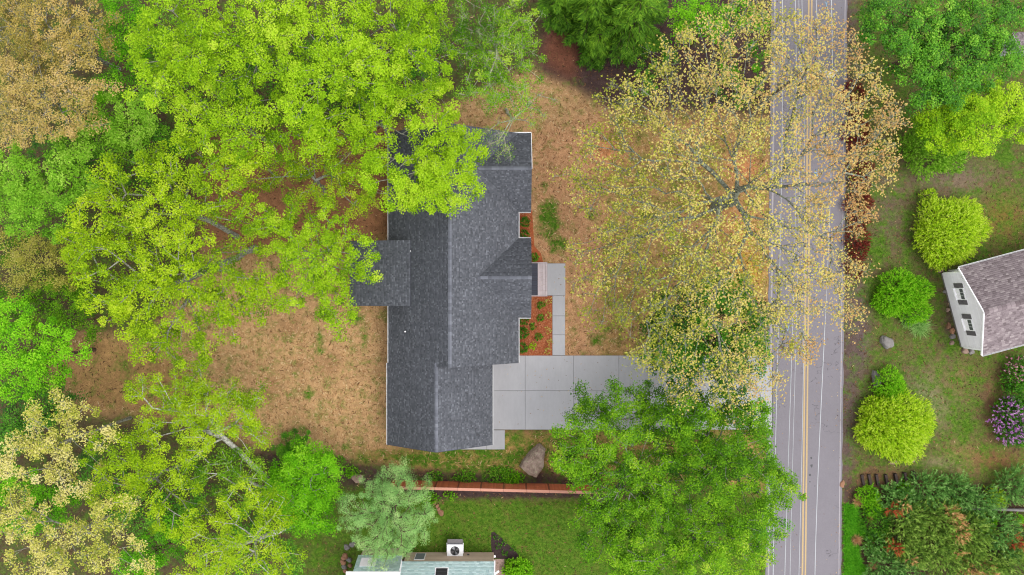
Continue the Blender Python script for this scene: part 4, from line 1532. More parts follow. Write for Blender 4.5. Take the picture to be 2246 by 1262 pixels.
def spray_bush(name, label, lobes, leaf, n_per=90, spray=.45, blades=9, blade_len=.2, blade_w=.045, cat='shrub', group=None, tint=(.5, .2), up=.5, shell=.55, vscale=.9,
               extra=None, stem=True, bark=None, part='foliage'):
    """dense plant of outward sprays: each spray an axis with narrow blades along it. lobe = (px, py, r px, height m)"""
    A = []
    for (px_, py_, r_, h) in lobes:
        p = at(px_, py_, h * .55)
        A.append((p[0], p[1], h, r_ * (CAM_H - h * .55) / F))
    A = np.array(A)
    b = np.array([A[:, 0].mean(), A[:, 1].mean(), 0.0])
    root = thing(name, label, cat, tuple(b), group)

    def sprays(A, n_per, tint):
        V, T = [], []
        for (x, y, h, r_) in A:
            n = max(8, int(1.35 * n_per * r_ * r_))
            th = rng.uniform(0, 2 * np.pi, n)
            cz = rng.uniform(-.15, 1, n)
            sz = np.sqrt(np.clip(1 - cz ** 2, 0, 1))
            f = shell + (1 - shell) * rng.uniform(0, 1, n) ** .6
            wob = 1 + .12 * np.sin(3 * th + rng.uniform(0, 6)) + .08 * np.sin(6 * th + 4 * cz)
            u = np.stack([np.cos(th) * sz, np.sin(th) * sz, cz], -1)
            C = np.stack([x + u[:, 0] * r_ * f * wob, y + u[:, 1] * r_ * f * wob, np.maximum(.08, h * (.25 + .72 * cz * f * vscale))], -1)
            ax = u + np.array([0, 0, up]) + rng.normal(0, .22, (n, 3))
            ax /= np.linalg.norm(ax, axis=1, keepdims=True)
            Ls = spray * rng.uniform(.6, 1.2, n)
            tb = np.clip(tint[0] + rng.normal(0, tint[1], n) + .25 * (f - .8), 0, 1)
            nb_ = blades
            I = np.repeat(np.arange(n), nb_)
            pos = np.tile((np.arange(nb_) + .5) / nb_, n)
            base = C[I] + ax[I] * (Ls[I] * pos)[:, None]
            dv = ax[I] * .75 + rng.normal(0, .55, (n * nb_, 3))
            dv /= np.linalg.norm(dv, axis=1, keepdims=True)
            sd_ = np.cross(dv, np.array([[0, 0, 1.0]]) + rng.normal(0, .3, (n * nb_, 3)))
            sd_ /= np.maximum(np.linalg.norm(sd_, axis=1, keepdims=True), 1e-6)
            bl = (blade_len * rng.uniform(.7, 1.2, n * nb_) * (1.15 - .5 * pos))[:, None]
            bw = blade_w / 2
            tip = base + dv * bl
            V.append(np.stack([base + sd_ * bw, tip, base - sd_ * bw], 1).reshape(-1, 3))
            T.append(np.repeat(np.clip(tb[I] + .2 * (pos - .5) + rng.normal(0, .07, n * nb_), 0, 1), 3))
        return np.concatenate(V), np.concatenate(T)

    V, T = sprays(A, n_per, tint)
    V[:, 2] = np.maximum(V[:, 2], .03)
    link(part, quads_mesh(part, V, T, b), leaf, root)
    if stem:
        P0, P1, r0, r1 = [], [], [], []
        for (x, y, h, r_) in A:
            for q in range(6):
                a = rng.uniform(0, 6.28)
                P0.append((x + rng.normal(0, .05), y + rng.normal(0, .05), 0))
                P1.append((x + .6 * r_ * np.cos(a), y + .6 * r_ * np.sin(a), h * .6))
                r0.append(.04)
                r1.append(.015)
        link('stems', tubes_mesh('stems', P0, P1, r0, r1, b, 5), bark or brown_bark, root)
    for (lobes2, leaf2, nm2, n2) in (extra or []):
        B = []
        for (px_, py_, r_, h) in lobes2:
            p = at(px_, py_, h * .8)
            B.append((p[0], p[1], h, r_ * (CAM_H - h * .8) / F))
        V, T = sprays(np.array(B), n2, (.5, .25))
        V[:, 2] += .1
        link(nm2, quads_mesh(nm2, V, T, b), leaf2, root, kind='stuff')
    return root


def blade_tuft(name, label, px_, py_, r_, h, leaf, n=120, w=.03, cat='grass tuft', group=None, spread=.9):
    c = at(px_, py_)
    rw = r_ * k0
    th = rng.uniform(0, 2 * np.pi, n)
    s = rng.uniform(.25, 1, n) * spread
    b0 = np.stack([rng.normal(0, rw * .15, n), rng.normal(0, rw * .15, n), np.zeros(n)], -1)
    dr = np.stack([np.cos(th), np.sin(th)], -1)
    Hh = h * rng.uniform(.6, 1.1, n)
    rows = []
    pr = np.stack([-np.sin(th), np.cos(th), np.zeros(n)], -1)
    for f, wf in ((0, 1), (.5, .8), (1, .1)):
        p = b0.copy()
        p[:, 0] += dr[:, 0] * rw * s * f ** 1.3
        p[:, 1] += dr[:, 1] * rw * s * f ** 1.3
        p[:, 2] = Hh * (f - .45 * s * f * f)
        rows.append((p - pr * w * wf / 2, p + pr * w * wf / 2))
    V = np.stack([rows[0][0], rows[0][1], rows[1][1], rows[1][0], rows[1][0], rows[1][1], rows[2][1], rows[2][0]], 1).reshape(-1, 3)
    T = np.repeat(rng.uniform(0, 1, n), 8)
    o = link(name, quads_mesh(name, V, T, (0, 0, 0), 4), leaf, None, (c[0], c[1], 0))
    return tag(o, label, cat, group)


def lob(h, *ls):
    return [(x, y, r_, h + rng.uniform(-.8, .8)) for (x, y, r_) in ls]


FG = 'trees of the wood behind the house'
# ---------------------------------------------------------------- the wood, left and top
dk = dict(group=FG)
T_ = tree
T_('oak_tree', 'tan yellow budding oak filling the top left corner', lob(12, (120, 35, 100), (50, 75, 90), (190, 95, 60), (110, 120, 60), (10, 20, 60)), tan_leaf, grey_bark, dens=1.7, per=17, size=.27, twigs=.1, tint=(.42, .25), **dk)
T_('oak_tree', 'pinkish tan budding oak at the left edge below the top corner', lob(11.5, (90, 210, 100), (165, 175, 60), (40, 270, 60), (150, 250, 55), (20, 180, 60)), pink_tan, grey_bark, dens=1.9, per=17, size=.27, twigs=.1, tint=(.6, .25), **dk)
T_('understory_maple', 'fresh green narrow tree between the tan oaks and lime maples', lob(7.5, (262, 35, 50), (275, 105, 50), (245, 180, 35)), bright_green, brown_bark, dens=3, per=16, size=.3, tint=(.45, .2), **dk)
T_('maple_tree', 'lime maple at the top edge, nearest to the tan oaks', lob(13, (385, 50, 85), (340, 120, 55), (440, 120, 75), (330, 190, 45)), lime, grey_bark, per=19, **dk)
T_('maple_tree', 'lime maple at the top edge, second from the tan oaks', lob(12.5, (540, 50, 90), (610, 30, 70), (520, 150, 65), (600, 120, 55)), lime, grey_bark, per=18, tint=(.45, .22), **dk)
T_('maple_tree', 'lime maple with lower rounded lobes above the brown backyard clearing', lob(11, (540, 260, 75), (450, 240, 65), (610, 300, 55), (400, 190, 55), (500, 320, 50)), lime, grey_bark, per=18, tint=(.5, .22), **dk)
T_('maple_tree', 'broad lime maple in the middle of the top wood', lob(13, (720, 60, 95), (690, 170, 80), (790, 150, 75), (650, 220, 55)), lime, grey_bark, per=19, tint=(.55, .2), **dk)
T_('maple_tree', 'lime maple at the top edge beside the bare branched tree', lob(12.5, (870, 50, 85), (920, 130, 65), (840, 150, 65), (940, 40, 50)), lime, grey_bark, per=18, tint=(.52, .2), **dk)
T_('maple_tree', 'lime maple just north of the house roof', lob(10.5, (900, 240, 70), (820, 270, 60), (740, 270, 65), (960, 220, 40), (700, 310, 45)), lime, grey_bark, per=19, tint=(.52, .22), **dk)
T_('maple_tree', 'lime maple spreading over the north end of the charcoal roof', lob(9.5, (1000, 320, 55), (990, 395, 62), (905, 400, 52), (835, 385, 55), (935, 345, 35), (950, 425, 40)), lime, grey_bark, base=(890, 285), per=24, dens=2.7, tint=(.56, .18), rc=.7, **dk)
T_('sparse_maple', 'thin yellow lime young tree over the brown clearing west of the roof', lob(6.5, (690, 385, 60), (760, 425, 50), (740, 350, 45), (630, 370, 45), (800, 450, 25), (570, 380, 40), (690, 440, 35)), yellow_lime, grey_bark, dens=2.2, per=15, size=.24, **dk)
T_('maple_tree', 'large yellow lime tree, its upper half left of the brown clearing', lob(10.5, (290, 425, 85), (220, 490, 65), (400, 375, 75), (480, 420, 65), (360, 470, 60), (520, 370, 40)), yellow_lime, grey_bark, base=(520, 520), per=18, tint=(.45, .22), rt=.014, **dk)
T_('maple_tree', 'large lime tree with pale limbs west of the patio roof', lob(9.5, (240, 590, 85), (340, 660, 85), (390, 570, 75), (490, 600, 70), (560, 650, 55), (460, 710, 55), (330, 745, 50), (180, 540, 45), (420, 780, 40), (260, 690, 50)), yellow_lime, grey_bark, base=(560, 545), per=17, tint=(.42, .22), rt=.014, **dk)
T_('maple_tree', 'lime tree reaching over the covered patio roof', lob(8.5, (715, 500, 50), (775, 565, 52), (680, 570, 62), (620, 520, 48), (720, 640, 55), (740, 690, 38), (620, 470, 42), (560, 480, 42), (640, 640, 40), (800, 590, 25)), lime, grey_bark, base=(690, 560), per=18, tint=(.48, .22), rt=.013, **dk)
T_('ash_tree', 'soft fresh green tree on the left edge below the tan oaks', lob(9, (90, 420, 90), (30, 380, 60), (150, 400, 55), (40, 460, 50), (170, 330, 45)), fresh_green, brown_bark, dens=2.6, per=18, size=.32, tint=(.55, .2), **dk)
T_('ash_tree', 'rounded fresh green tree right of the pink tan oak', lob(7.5, (270, 260, 62), (215, 290, 45), (320, 235, 38), (280, 320, 40), (190, 240, 35)), fresh_green, brown_bark, dens=2.6, per=18, size=.32, tint=(.6, .18), **dk)
T_('understory_tree', 'dark green understory tree below the fresh green ash trees', lob(4.5, (330, 320, 60), (230, 380, 50), (420, 310, 40), (120, 330, 50)), dark_green, brown_bark, dens=2.6, per=14, size=.3, tint=(.5, .2), **dk)
T_('understory_tree', 'olive tan leafed small tree at the left edge', lob(6, (95, 570, 60), (150, 600, 40), (30, 600, 45), (40, 540, 45)), olive_tan, brown_bark, dens=2.2, per=15, size=.25, **dk)
T_('understory_tree', 'dull green small tree at the left edge under the olive one', lob(4.5, (110, 660, 60), (40, 690, 50), (170, 700, 45), (190, 650, 35), (20, 540, 40)), olive_green, brown_bark, dens=2.6, per=15, size=.28, tint=(.28, .2), **dk)
T_('ash_tree', 'bright green tree at the left edge beside the tan clearing', lob(9, (55, 760, 75), (120, 790, 50), (30, 840, 60), (30, 700, 40), (160, 760, 30)), bright_green, brown_bark, dens=2.2, per=17, size=.32, tint=(.62, .2), **dk)
T_('understory_tree', 'dark green shaded tree at the left edge above the cream oak', lob(4, (50, 900, 60), (110, 880, 45), (20, 960, 45)), dark_green, brown_bark, dens=2.4, per=14, size=.3, tint=(.4, .2), **dk)
T_('oak_tree', 'cream budding oak at the left edge, upper of the two', lob(11, (110, 940, 70), (60, 1000, 55), (180, 910, 35), (150, 1040, 55), (220, 950, 30)), cream_leaf, grey_bark, dens=1.8, per=15, size=.3, twigs=.1, **dk)
T_('oak_tree', 'cream budding oak in the bottom left corner', lob(12, (70, 1180, 75), (190, 1190, 70), (240, 1130, 45), (130, 1240, 60), (20, 1110, 45), (290, 1230, 40)), cream_leaf, grey_bark, dens=1.6, per=14, size=.3, twigs=.1, **dk)
T_('understory_tree', 'bright green low tree between the two cream oaks', lob(5.5, (110, 1110, 60), (30, 1060, 50), (60, 1130, 45)), bright_green, brown_bark, dens=2.4, per=16, size=.3, tint=(.5, .2), **dk)
T_('understory_tree', 'bright green low tree at the bottom edge left of the birch', lob(4.5, (340, 1215, 55), (390, 1160, 45), (300, 1250, 40)), bright_green, brown_bark, dens=2.4, per=15, size=.3, tint=(.5, .2), **dk)
T_('maple_tree', 'yellow green tree spreading in the lower left wood', lob(10, (250, 1010, 65), (320, 1060, 65), (390, 1120, 65), (240, 1080, 45), (330, 980, 45)), yellow_lime, grey_bark, dens=2.2, per=17, size=.26, tint=(.5, .2), **dk)
T_('maple_tree', 'yellow green tree at the bottom edge left of the small lawn', lob(9.5, (470, 1190, 65), (550, 1180, 60), (600, 1120, 40), (440, 1250, 55), (580, 1240, 60), (530, 1100, 45)), yellow_lime, birch_bark, base=(690, 1135), dens=2.2, per=16, size=.25, tint=(.5, .2), rt=.015, **dk)
T_('birch_tree', 'white barked birch leaning over the tan clearing at lower left', lob(9, (390, 850, 55), (440, 880, 50), (500, 910, 45), (350, 920, 45), (540, 870, 40), (430, 960, 45), (540, 950, 40), (300, 860, 30)), yellow_lime, birch_bark, base=(660, 1120), dens=2.8, per=19, size=.26, twigs=.04, rt=.015, tint=(.45, .2), inner=.3, **dk)
T_('birch_tree', 'slim white birch beside the bright green tree at lower left', lob(7.5, (520, 1010, 45), (470, 1050, 45), (560, 1060, 40), (420, 1020, 40)), olive_green, birch_bark, base=(640, 1085), dens=2.3, per=15, size=.24, rt=.014, **dk)
T_('hornbeam_tree', 'vivid green dense tree between the clearing and the grey green tree', lob(4.5, (660, 1020, 52), (630, 1065, 48), (695, 1070, 42), (690, 1130, 40), (650, 1120, 42), (720, 1020, 25)), bright_green, grey_bark, dens=4.0, per=22, size=.28, tint=(.6, .18), base=(690, 1065))
T_('understory_shrub', 'dark green shrub at the edge of the tan clearing above the vivid tree', lob(1.6, (640, 972, 28), (665, 975, 22), (620, 990, 20)), dark_green, brown_bark, dens=6, per=16, size=.22, rc=.4, cat='shrub', minz=.3, tint=(.5, .2))
T_('willow_tree', 'soft grey green feathery tree overhanging the teal roof', lob(6, (850, 1060, 42), (800, 1105, 45), (880, 1110, 55), (850, 1165, 55), (790, 1160, 35), (905, 1160, 40), (880, 1190, 35), (830, 1205, 30)) + [(826, 1236, 14, 5.6), (915, 1066, 24, 4.5), (870, 1030, 18, 5.5)], willow_leaf, brown_bark, base=(862, 1085), dens=5.0, per=24, size=.24, aspect=.32, rc=.55, droop=.4, bend=.8, tint=(.55, .2))
for (lb, lo) in (('shaded green understory tree seen through gaps in the first lime maple from the left', ((380, 110, 60), (330, 60, 45), (430, 180, 50))),
                 ('shaded green understory tree seen through the second lime maple from the left', ((580, 100, 65), (540, 190, 50), (640, 170, 45))),
                 ('shaded green understory tree seen through the broad middle lime maple', ((740, 130, 65), (700, 240, 55), (790, 220, 50))),
                 ('shaded green understory tree seen through the lime maple beside the bare branched tree', ((880, 110, 60), (860, 200, 50), (950, 130, 40))),
                 ('shaded green understory tree below the yellow green tree in the lower left wood', ((280, 1100, 60), (350, 1140, 50), (220, 1040, 45), (430, 1080, 45))),
                 ('shaded green understory tree at the bottom edge under the yellow green tree', ((500, 1220, 60), (560, 1150, 50), (610, 1240, 40)))):
    T_('understory_tree', lb, lob(5, *lo), mid_green, brown_bark, dens=2.0, per=14, size=.3, tint=(.45, .2), group=FG)
# trees along the top
T_('bare_maple', 'thin olive tree with pale bare branches at the top beside the lime maples', lob(11, (1050, 60, 65), (1120, 120, 70), (1050, 170, 50), (1140, 50, 55), (1110, 220, 45), (1000, 100, 35)), olive_green, pale_bark, base=(1090, 160), dens=2.4, per=16, size=.24, twigs=.12, rt=.014, tint=(.4, .25))
T_('bare_maple', 'sparse twiggy branchy young tree dropping over the north roof corner', lob(7.5, (1100, 290, 28), (1100, 340, 22), (1060, 310, 20), (1150, 250, 35), (1200, 230, 25)), olive_green, pale_bark, base=(1110, 240), dens=1.6, per=9, size=.18, twigs=.3, rt=.02, tint=(.6, .2))
T_('young_tree', 'bright green tree at the top edge left of the road', lob(7, (1530, 30, 50), (1580, 60, 38), (1640, 30, 35), (1500, 70, 25)), bright_green, brown_bark, dens=2.6, per=16, size=.3, tint=(.62, .2))
T_('young_tree', 'small green tree on the road verge under the top of the oak', lob(4, (1668, 110, 26), (1655, 165, 24), (1600, 140, 22)), bright_green, brown_bark, dens=3, per=15, size=.25, rc=.5, tint=(.5, .2))
T_('understory_shrub', 'green shrub on the dark soil under the upper left of the oak', lob(2, (1430, 165, 30), (1400, 190, 22), (1460, 120, 25)), mid_green, brown_bark, dens=3.5, per=14, size=.22, rc=.45, cat='shrub', minz=.3)
T_('understory_shrub', 'low green shrub on the dark soil under the top right of the oak', lob(1.8, (1600, 190, 25), (1630, 215, 22)), mid_green, brown_bark, dens=3.5, per=14, size=.22, rc=.45, cat='shrub', minz=.3)


def hemlock(name, label, px_, py_, r_, H, sparse=1.0):
    c = at(px_, py_, H * .4)
    rw = r_ * (CAM_H - H * .4) / F
    b = np.array([c[0], c[1], 0.0])
    root = thing(name, label, 'conifer', tuple(b))
    z = np.linspace(0, H, 8)
    N = np.stack([b[0] + 0 * z, b[1] + 0 * z, z], -1)
    rd = np.linspace(.24, .03, 8)
    link('trunk', tubes_mesh('trunk', N[:-1], N[1:], rd[:-1], rd[1:], b, 8), brown_bark, root)
    P0, P1, r0, r1, LCs, D = [], [], [], [], [], []
    nb_ = int(80 * sparse)
    for i in range(nb_):
        f = rng.uniform(.12, 1.0)
        zz = H * f
        ln = rw * (1.05 - f) ** .7 * rng.uniform(.75, 1.1) + .25
        a = rng.uniform(0, 2 * np.pi)
        d = np.array([np.cos(a), np.sin(a), 0])
        s = np.array([b[0], b[1], zz])
        e = s + d * ln + np.array([0, 0, -.18 * ln])
        mdl = s + d * ln * .5 + np.array([0, 0, .04 * ln])
        P0 += [s, mdl]
        P1 += [mdl, e]
        r0 += [.03, .02]
        r1 += [.02, .008]
        m_ = int(ln * 22)
        t = rng.uniform(.1, 1, m_) ** .8
        q = s + d * (ln * t)[:, None]
        q[:, 2] += -.18 * ln * t ** 2
        side_ = np.array([-d[1], d[0], 0])
        off = rng.uniform(-1, 1, m_) * ln * .26 * (1.15 - t)
        q += side_ * off[:, None]
        LCs.append(q)
        D.append(d[None] * .8 + side_[None] * np.sign(off)[:, None] * .6 + rng.normal(0, .15, (m_, 3)))
    link('branches', tubes_mesh('branches', P0, P1, r0, r1, b, 4), brown_bark, root)
    C = np.concatenate(LCs)
    d = np.concatenate(D)
    C = np.repeat(C, 3, 0) + rng.normal(0, .09, (len(C) * 3, 3))
    d = np.repeat(d, 3, 0) + rng.normal(0, .35, (len(C), 3)) * np.array([1, 1, .5])
    d /= np.linalg.norm(d, axis=1, keepdims=True)
    sd_ = np.cross(d, np.array([0, 0, 1.0]))
    sd_ /= np.linalg.norm(sd_, axis=1, keepdims=True)
    Ls = rng.uniform(.25, .5, len(C))[:, None]
    V = np.stack([C + sd_ * .05, C + d * Ls - np.array([0, 0, .08]), C - sd_ * .05], 1).reshape(-1, 3)
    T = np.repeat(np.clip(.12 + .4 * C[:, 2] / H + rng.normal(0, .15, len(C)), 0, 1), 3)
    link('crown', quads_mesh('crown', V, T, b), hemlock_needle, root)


hemlock('hemlock_tree', 'large feathery dark green hemlock at the top centre', 1385, 40, 105, 11)
hemlock('hemlock_tree', 'smaller hemlock left of the large one at the top centre', 1300, 20, 80, 9)
hemlock('hemlock_tree', 'thin hemlock at the top edge beside the reddish soil', 1225, 5, 55, 8, .7)
hemlock('hemlock_tree', 'low hemlock boughs just above the dark soil', 1310, 95, 50, 4, .7)

# ---------------------------------------------------------------- the great oak by the road
oak_lobes = [(1330, 330, 62, 11), (1290, 425, 45, 9.5), (1340, 560, 75, 10), (1400, 450, 80, 12), (1430, 230, 75, 12), (1540, 130, 80, 12.5), (1640, 60, 65, 12), (1600, 240, 85, 14), (1740, 130, 70, 13), (1850, 90, 42, 12),
             (1885, 190, 55, 12), (1930, 290, 60, 11.5), (1800, 250, 80, 14), (1690, 340, 75, 15), (1810, 380, 75, 14), (1905, 370, 55, 11.5), (1870, 480, 50, 11.5), (1750, 520, 80, 14.5), (1640, 500, 70, 15.5), (1510, 350, 75, 15), (1500, 500, 80, 15),
             (1480, 620, 80, 13), (1430, 720, 65, 11), (1420, 800, 40, 10), (1570, 640, 75, 14), (1560, 760, 65, 12), (1680, 640, 70, 13.5), (1690, 740, 60, 12), (1790, 650, 65, 12.5), (1850, 590, 45, 11.5), (1860, 700, 32, 11), (1600, 850, 60, 11), (1500, 850, 42, 10.5), (1680, 840, 38, 11), (1330, 680, 45, 9),
             (1250, 390, 28, 8.5), (1280, 620, 25, 8.5), (1760, 755, 38, 11.5), (1950, 240, 35, 11), (1460, 120, 35, 11.5), (1350, 220, 40, 11), (1700, 55, 45, 12), (1790, 60, 42, 12), (1785, 170, 50, 13), (1690, 190, 50, 13.5)]


def oak_tint(P, t):
    f = np.clip((P[:, 0] - 8) / 18, 0, 1)
    return t - .33 + .52 * f


tree('oak_tree', 'giant tan budding oak with lichen grey limbs spreading over front yard and road', oak_lobes, oak_leaf, lichen_bark, base=(1572, 455), dens=2.6, per=4, size=.33, k=4, aspect=.8, rc=1.0, flat=.4, inner=.35, twigs=.34, rt=.014, pw=.6,
     tfun=oak_tint, trunk_r=.5, tint=(.5, .2), sides=6)
T_('norway_maple', 'dark glossy green tree below the oak beside the driveway', lob(6.5, (1490, 700, 60), (1590, 650, 52), (1550, 750, 70), (1640, 770, 48), (1450, 780, 42), (1600, 820, 50), (1650, 690, 38), (1500, 800, 45)), dark_green, brown_bark, dens=3.2, per=20, size=.32, tint=(.5, .22))
# lower right group
T_('beech_tree', 'dark green light tree over the driveway, lower side', lob(8, (1270, 890, 32), (1330, 890, 45), (1390, 880, 42), (1450, 900, 45), (1300, 920, 32), (1400, 925, 40), (1510, 885, 40), (1565, 890, 42), (1620, 885, 36), (1645, 925, 32)), olive_green, grey_bark, base=(1385, 975), dens=2.6, per=18, size=.27, tint=(.3, .2), twigs=.05)
T_('beech_tree', 'broad olive green tree right of the boulder over the fence end', lob(10, (1270, 985, 55), (1360, 990, 70), (1340, 1080, 65), (1310, 1160, 55), (1440, 1060, 70), (1250, 1030, 35), (1400, 1130, 60)), olive_green, grey_bark, base=(1380, 1010), dens=2.9, per=20, size=.28, tint=(.36, .22), twigs=.03)
T_('beech_tree', 'olive green tree beside the road, upper of the two', lob(10, (1540, 960, 72), (1630, 980, 62), (1560, 1050, 65), (1670, 1060, 55), (1500, 920, 45), (1720, 1085, 35), (1660, 920, 38)), olive_green, grey_bark, base=(1540, 975), dens=2.9, per=20, size=.28, tint=(.36, .22))
T_('beech_tree', 'olive green tree beside the road at the bottom edge', lob(10.5, (1470, 1180, 70), (1580, 1160, 70), (1660, 1160, 50), (1390, 1220, 50), (1530, 1240, 60), (1640, 1220, 45), (1350, 1240, 35)), olive_green, grey_bark, base=(1510, 1110), dens=2.9, per=20, size=.28, tint=(.4, .22))
T_('norway_maple', 'dark green underlayer tree between the olive trees near the road', lob(5.5, (1540, 1010, 60), (1650, 1030, 50), (1680, 1150, 42), (1480, 1000, 45), (1450, 930, 45)), dark_green, brown_bark, dens=2.4, per=15, size=.3, tint=(.5, .2))

# ---------------------------------------------------------------- across the road
T_('linden_tree', 'large mid green tree in the top right corner', lob(9.5, (1960, 50, 62), (2050, 50, 75), (2150, 50, 75), (2010, 130, 55), (2090, 150, 65), (2180, 130, 55), (2225, 30, 45), (2040, 200, 42)), mid_green, brown_bark, dens=3.0, per=18, size=.32, tint=(.4, .25))
T_('linden_tree', 'lime green tree below the large tree at top right', lob(6.5, (2090, 250, 58), (2145, 285, 50), (2160, 230, 42), (2050, 280, 40), (2120, 200, 40)), lime_shrub, brown_bark, dens=3.6, per=19, size=.3, tint=(.32, .22))
T_('linden_tree', 'lime green tree cut by the right edge at the top', lob(5.5, (2220, 220, 38), (2235, 275, 35), (2200, 250, 25)), lime_shrub, brown_bark, dens=3.6, per=19, size=.3, tint=(.36, .22))
spray_bush('lime_shrub', 'fresh green rounded shrub at the foot of the top right trees', [(2050, 325, 58, 3.2), (2090, 345, 32, 2.6), (2010, 320, 28, 2.4)], fresh_green, 170, .4, 8, .22, .06, tint=(.55, .2))
spray_bush('lime_shrub', 'large round lime shrub near the mauve roofed house', [(2090, 508, 74, 3.2), (2056, 520, 42, 2.4), (2112, 478, 44, 2.6), (2080, 545, 40, 2.2)], lime_shrub, 170, .42, 8, .22, .055, tint=(.6, .2))
spray_bush('small_shrub', 'small round lime shrub above the large round one', [(2039, 432, 17, 1.2)], lime_shrub, 260, .25, 8, .16, .05, tint=(.55, .2))
spray_bush('green_shrub', 'bright green loose shrub between road and mauve roofed house', [(1975, 645, 48, 2.2), (2010, 640, 34, 2.0), (1950, 660, 28, 1.6), (2010, 680, 30, 1.8)], bright_green, 200, .4, 7, .24, .05, tint=(.62, .2))
blade_tuft('ribbon_grass', 'pale green ribbon grass clump below the bright loose shrub', 2012, 716, 34, .9, pale_blade, 420, .05)
blade_tuft('ribbon_grass', 'pale green small ribbon grass clump left of the larger one', 1985, 705, 20, .7, pale_blade, 200, .05)
spray_bush('lime_shrub', 'large lime shrub above the timber steps', [(1968, 938, 72, 2.8), (1928, 940, 44, 2.3), (2008, 925, 44, 2.3), (1975, 972, 42, 2.2), (1930, 900, 32, 2.0)], lime_shrub, 170, .5, 8, .24, .055, tint=(.56, .2))
spray_bush('green_shrub', 'small bright green shrub behind the large lime shrub', [(1953, 842, 32, 1.8), (1970, 855, 20, 1.4), (1950, 870, 24, 1.5)], bright_green, 220, .32, 8, .2, .05, tint=(.65, .2))
spray_bush('rhododendron', 'rhododendron with purple blossom at the right edge', [(2228, 912, 38, 2.4), (2226, 950, 30, 1.9), (2260, 925, 50, 2.5), (2230, 875, 26, 2.0)], dark_green, 150, .3, 7, .2, .07, tint=(.35, .2),
           extra=[([(2228, 914, 37, 2.5), (2226, 950, 29, 2.1), (2258, 930, 46, 2.6)], purple_petal, 'blossoms', 45)])
spray_bush('rhododendron', 'rhododendron with pink blossom below the mauve roof', [(2228, 830, 28, 1.7), (2250, 820, 35, 1.9)], dark_green, 150, .3, 7, .2, .07, tint=(.45, .2), extra=[([(2234, 818, 20, 1.8), (2250, 815, 30, 1.9)], pink_petal, 'blossoms', 30)])
for i, (x, y, r_) in enumerate([(1872, 205, 26), (1880, 290, 30), (1884, 370, 30), (1884, 450, 30), (1882, 520, 28), (1872, 575, 22)]):
    spray_bush('barberry_bush', ['first', 'second', 'third', 'fourth', 'fifth', 'sixth'][i] + ' dark red bush from the top along the road verge under the oak', [(x, y, r_, 1.3), (x + 4, y + r_, r_ * .7, 1.1)], red_leaf, 160, .3, 7, .15, .06, tint=(.5, .25), group='red bushes along the verge')
# pine bed, bottom right
PB = 'pines in the bed at the bottom right'
pines = [
    (blue_needle, 'blue green pine right of the top timber step', [(2045, 1078, 38, 2.2), (2020, 1065, 22, 1.6)]),
    (blue_needle, 'blue green pine in the middle of the row by the lawn', [(2112, 1082, 34, 2.2), (2090, 1065, 24, 1.6)]),
    (blue_needle, 'blue green pine above the grey retaining timber', [(2155, 1105, 36, 2.2), (2135, 1110, 26, 1.8)]),
    (blue_needle, 'blue green pine at the right edge above the retaining timber', [(2222, 1072, 36, 2.2), (2240, 1060, 30, 2.0)]),
    (blue_needle, 'dark blue green low juniper under the timber steps', [(1975, 1095, 36, 1.3), (1945, 1090, 26, 1.1), (1990, 1110, 26, 1.1)]),
    (pine_needle, 'olive pine with rust tip below the timber steps', [(2000, 1142, 40, 2.6), (2040, 1130, 30, 2.2)]),
    (pine_needle, 'olive green pine with tan dead spray in the middle of the bed', [(2070, 1150, 44, 2.8), (2100, 1170, 36, 2.6)]),
    (pine_needle, 'green pine with pale tan dead branch right of the bed centre', [(2140, 1170, 42, 2.8), (2130, 1210, 38, 2.6)]),
    (blue_needle, 'green pine near the right edge above the rusty beam', [(2195, 1165, 42, 2.8), (2215, 1195, 34, 2.4)]),
    (pine_needle, 'large green pine low in the bed centre', [(2050, 1200, 48, 3.0), (2080, 1235, 40, 2.8)]),
    (pine_needle, 'green pine at the bottom edge with tan sprays', [(2150, 1245, 46, 2.8), (2190, 1225, 36, 2.4)]),
    (pine_needle, 'green pine in the bottom right corner', [(2230, 1235, 42, 2.6), (2250, 1200, 34, 2.4)]),
    (pine_needle, 'pine with rust red dead branches left of the bed centre', [(1985, 1185, 38, 2.2), (2010, 1215, 34, 2.4)]),
    (blue_needle, 'dark juniper at the bottom edge beside the tan grass tufts', [(1945, 1245, 44, 1.4), (1990, 1255, 36, 1.8), (1925, 1200, 28, 1.0)]),
]
dead = {5: [([(1966, 1122, 9, 2.4)], rust_needle, 'dead_spray', 120), ([(1995, 1112, 8, 2.6)], dead_needle, 'dead_spray', 100)], 6: [([(2103, 1134, 12, 3.2), (2108, 1150, 10, 3.1)], dead_needle, 'dead_spray', 120)],
        7: [([(2113, 1180, 13, 3.1), (2128, 1168, 8, 3.2)], dead_needle, 'dead_spray', 110)], 9: [([(2114, 1216, 9, 3.1)], dead_needle, 'dead_spray', 110)], 10: [([(2140, 1258, 13, 3.2), (2178, 1260, 12, 3.0)], dead_needle, 'dead_spray', 120)],
        11: [([(2236, 1196, 14, 2.9)], rust_needle, 'dead_spray', 110)], 12: [([(1970, 1208, 11, 2.5)], rust_needle, 'dead_spray', 130), ([(2007, 1232, 7, 2.5)], dead_needle, 'dead_spray', 110)]}
for i, (m_, lb, lo) in enumerate(pines):
    spray_bush('pine_shrub', lb, lo, m_, 60, .6, 14, .26, .05, cat='pine', group=PB, up=.35, shell=.35, tint=(.48, .22), extra=dead.get(i))
spray_bush('lime_juniper', 'small yellow green juniper between the blue green pines', [(2183, 1088, 18, 1.4), (2195, 1098, 14, 1.1)], lime_shrub, 200, .3, 8, .18, .05, tint=(.4, .2))
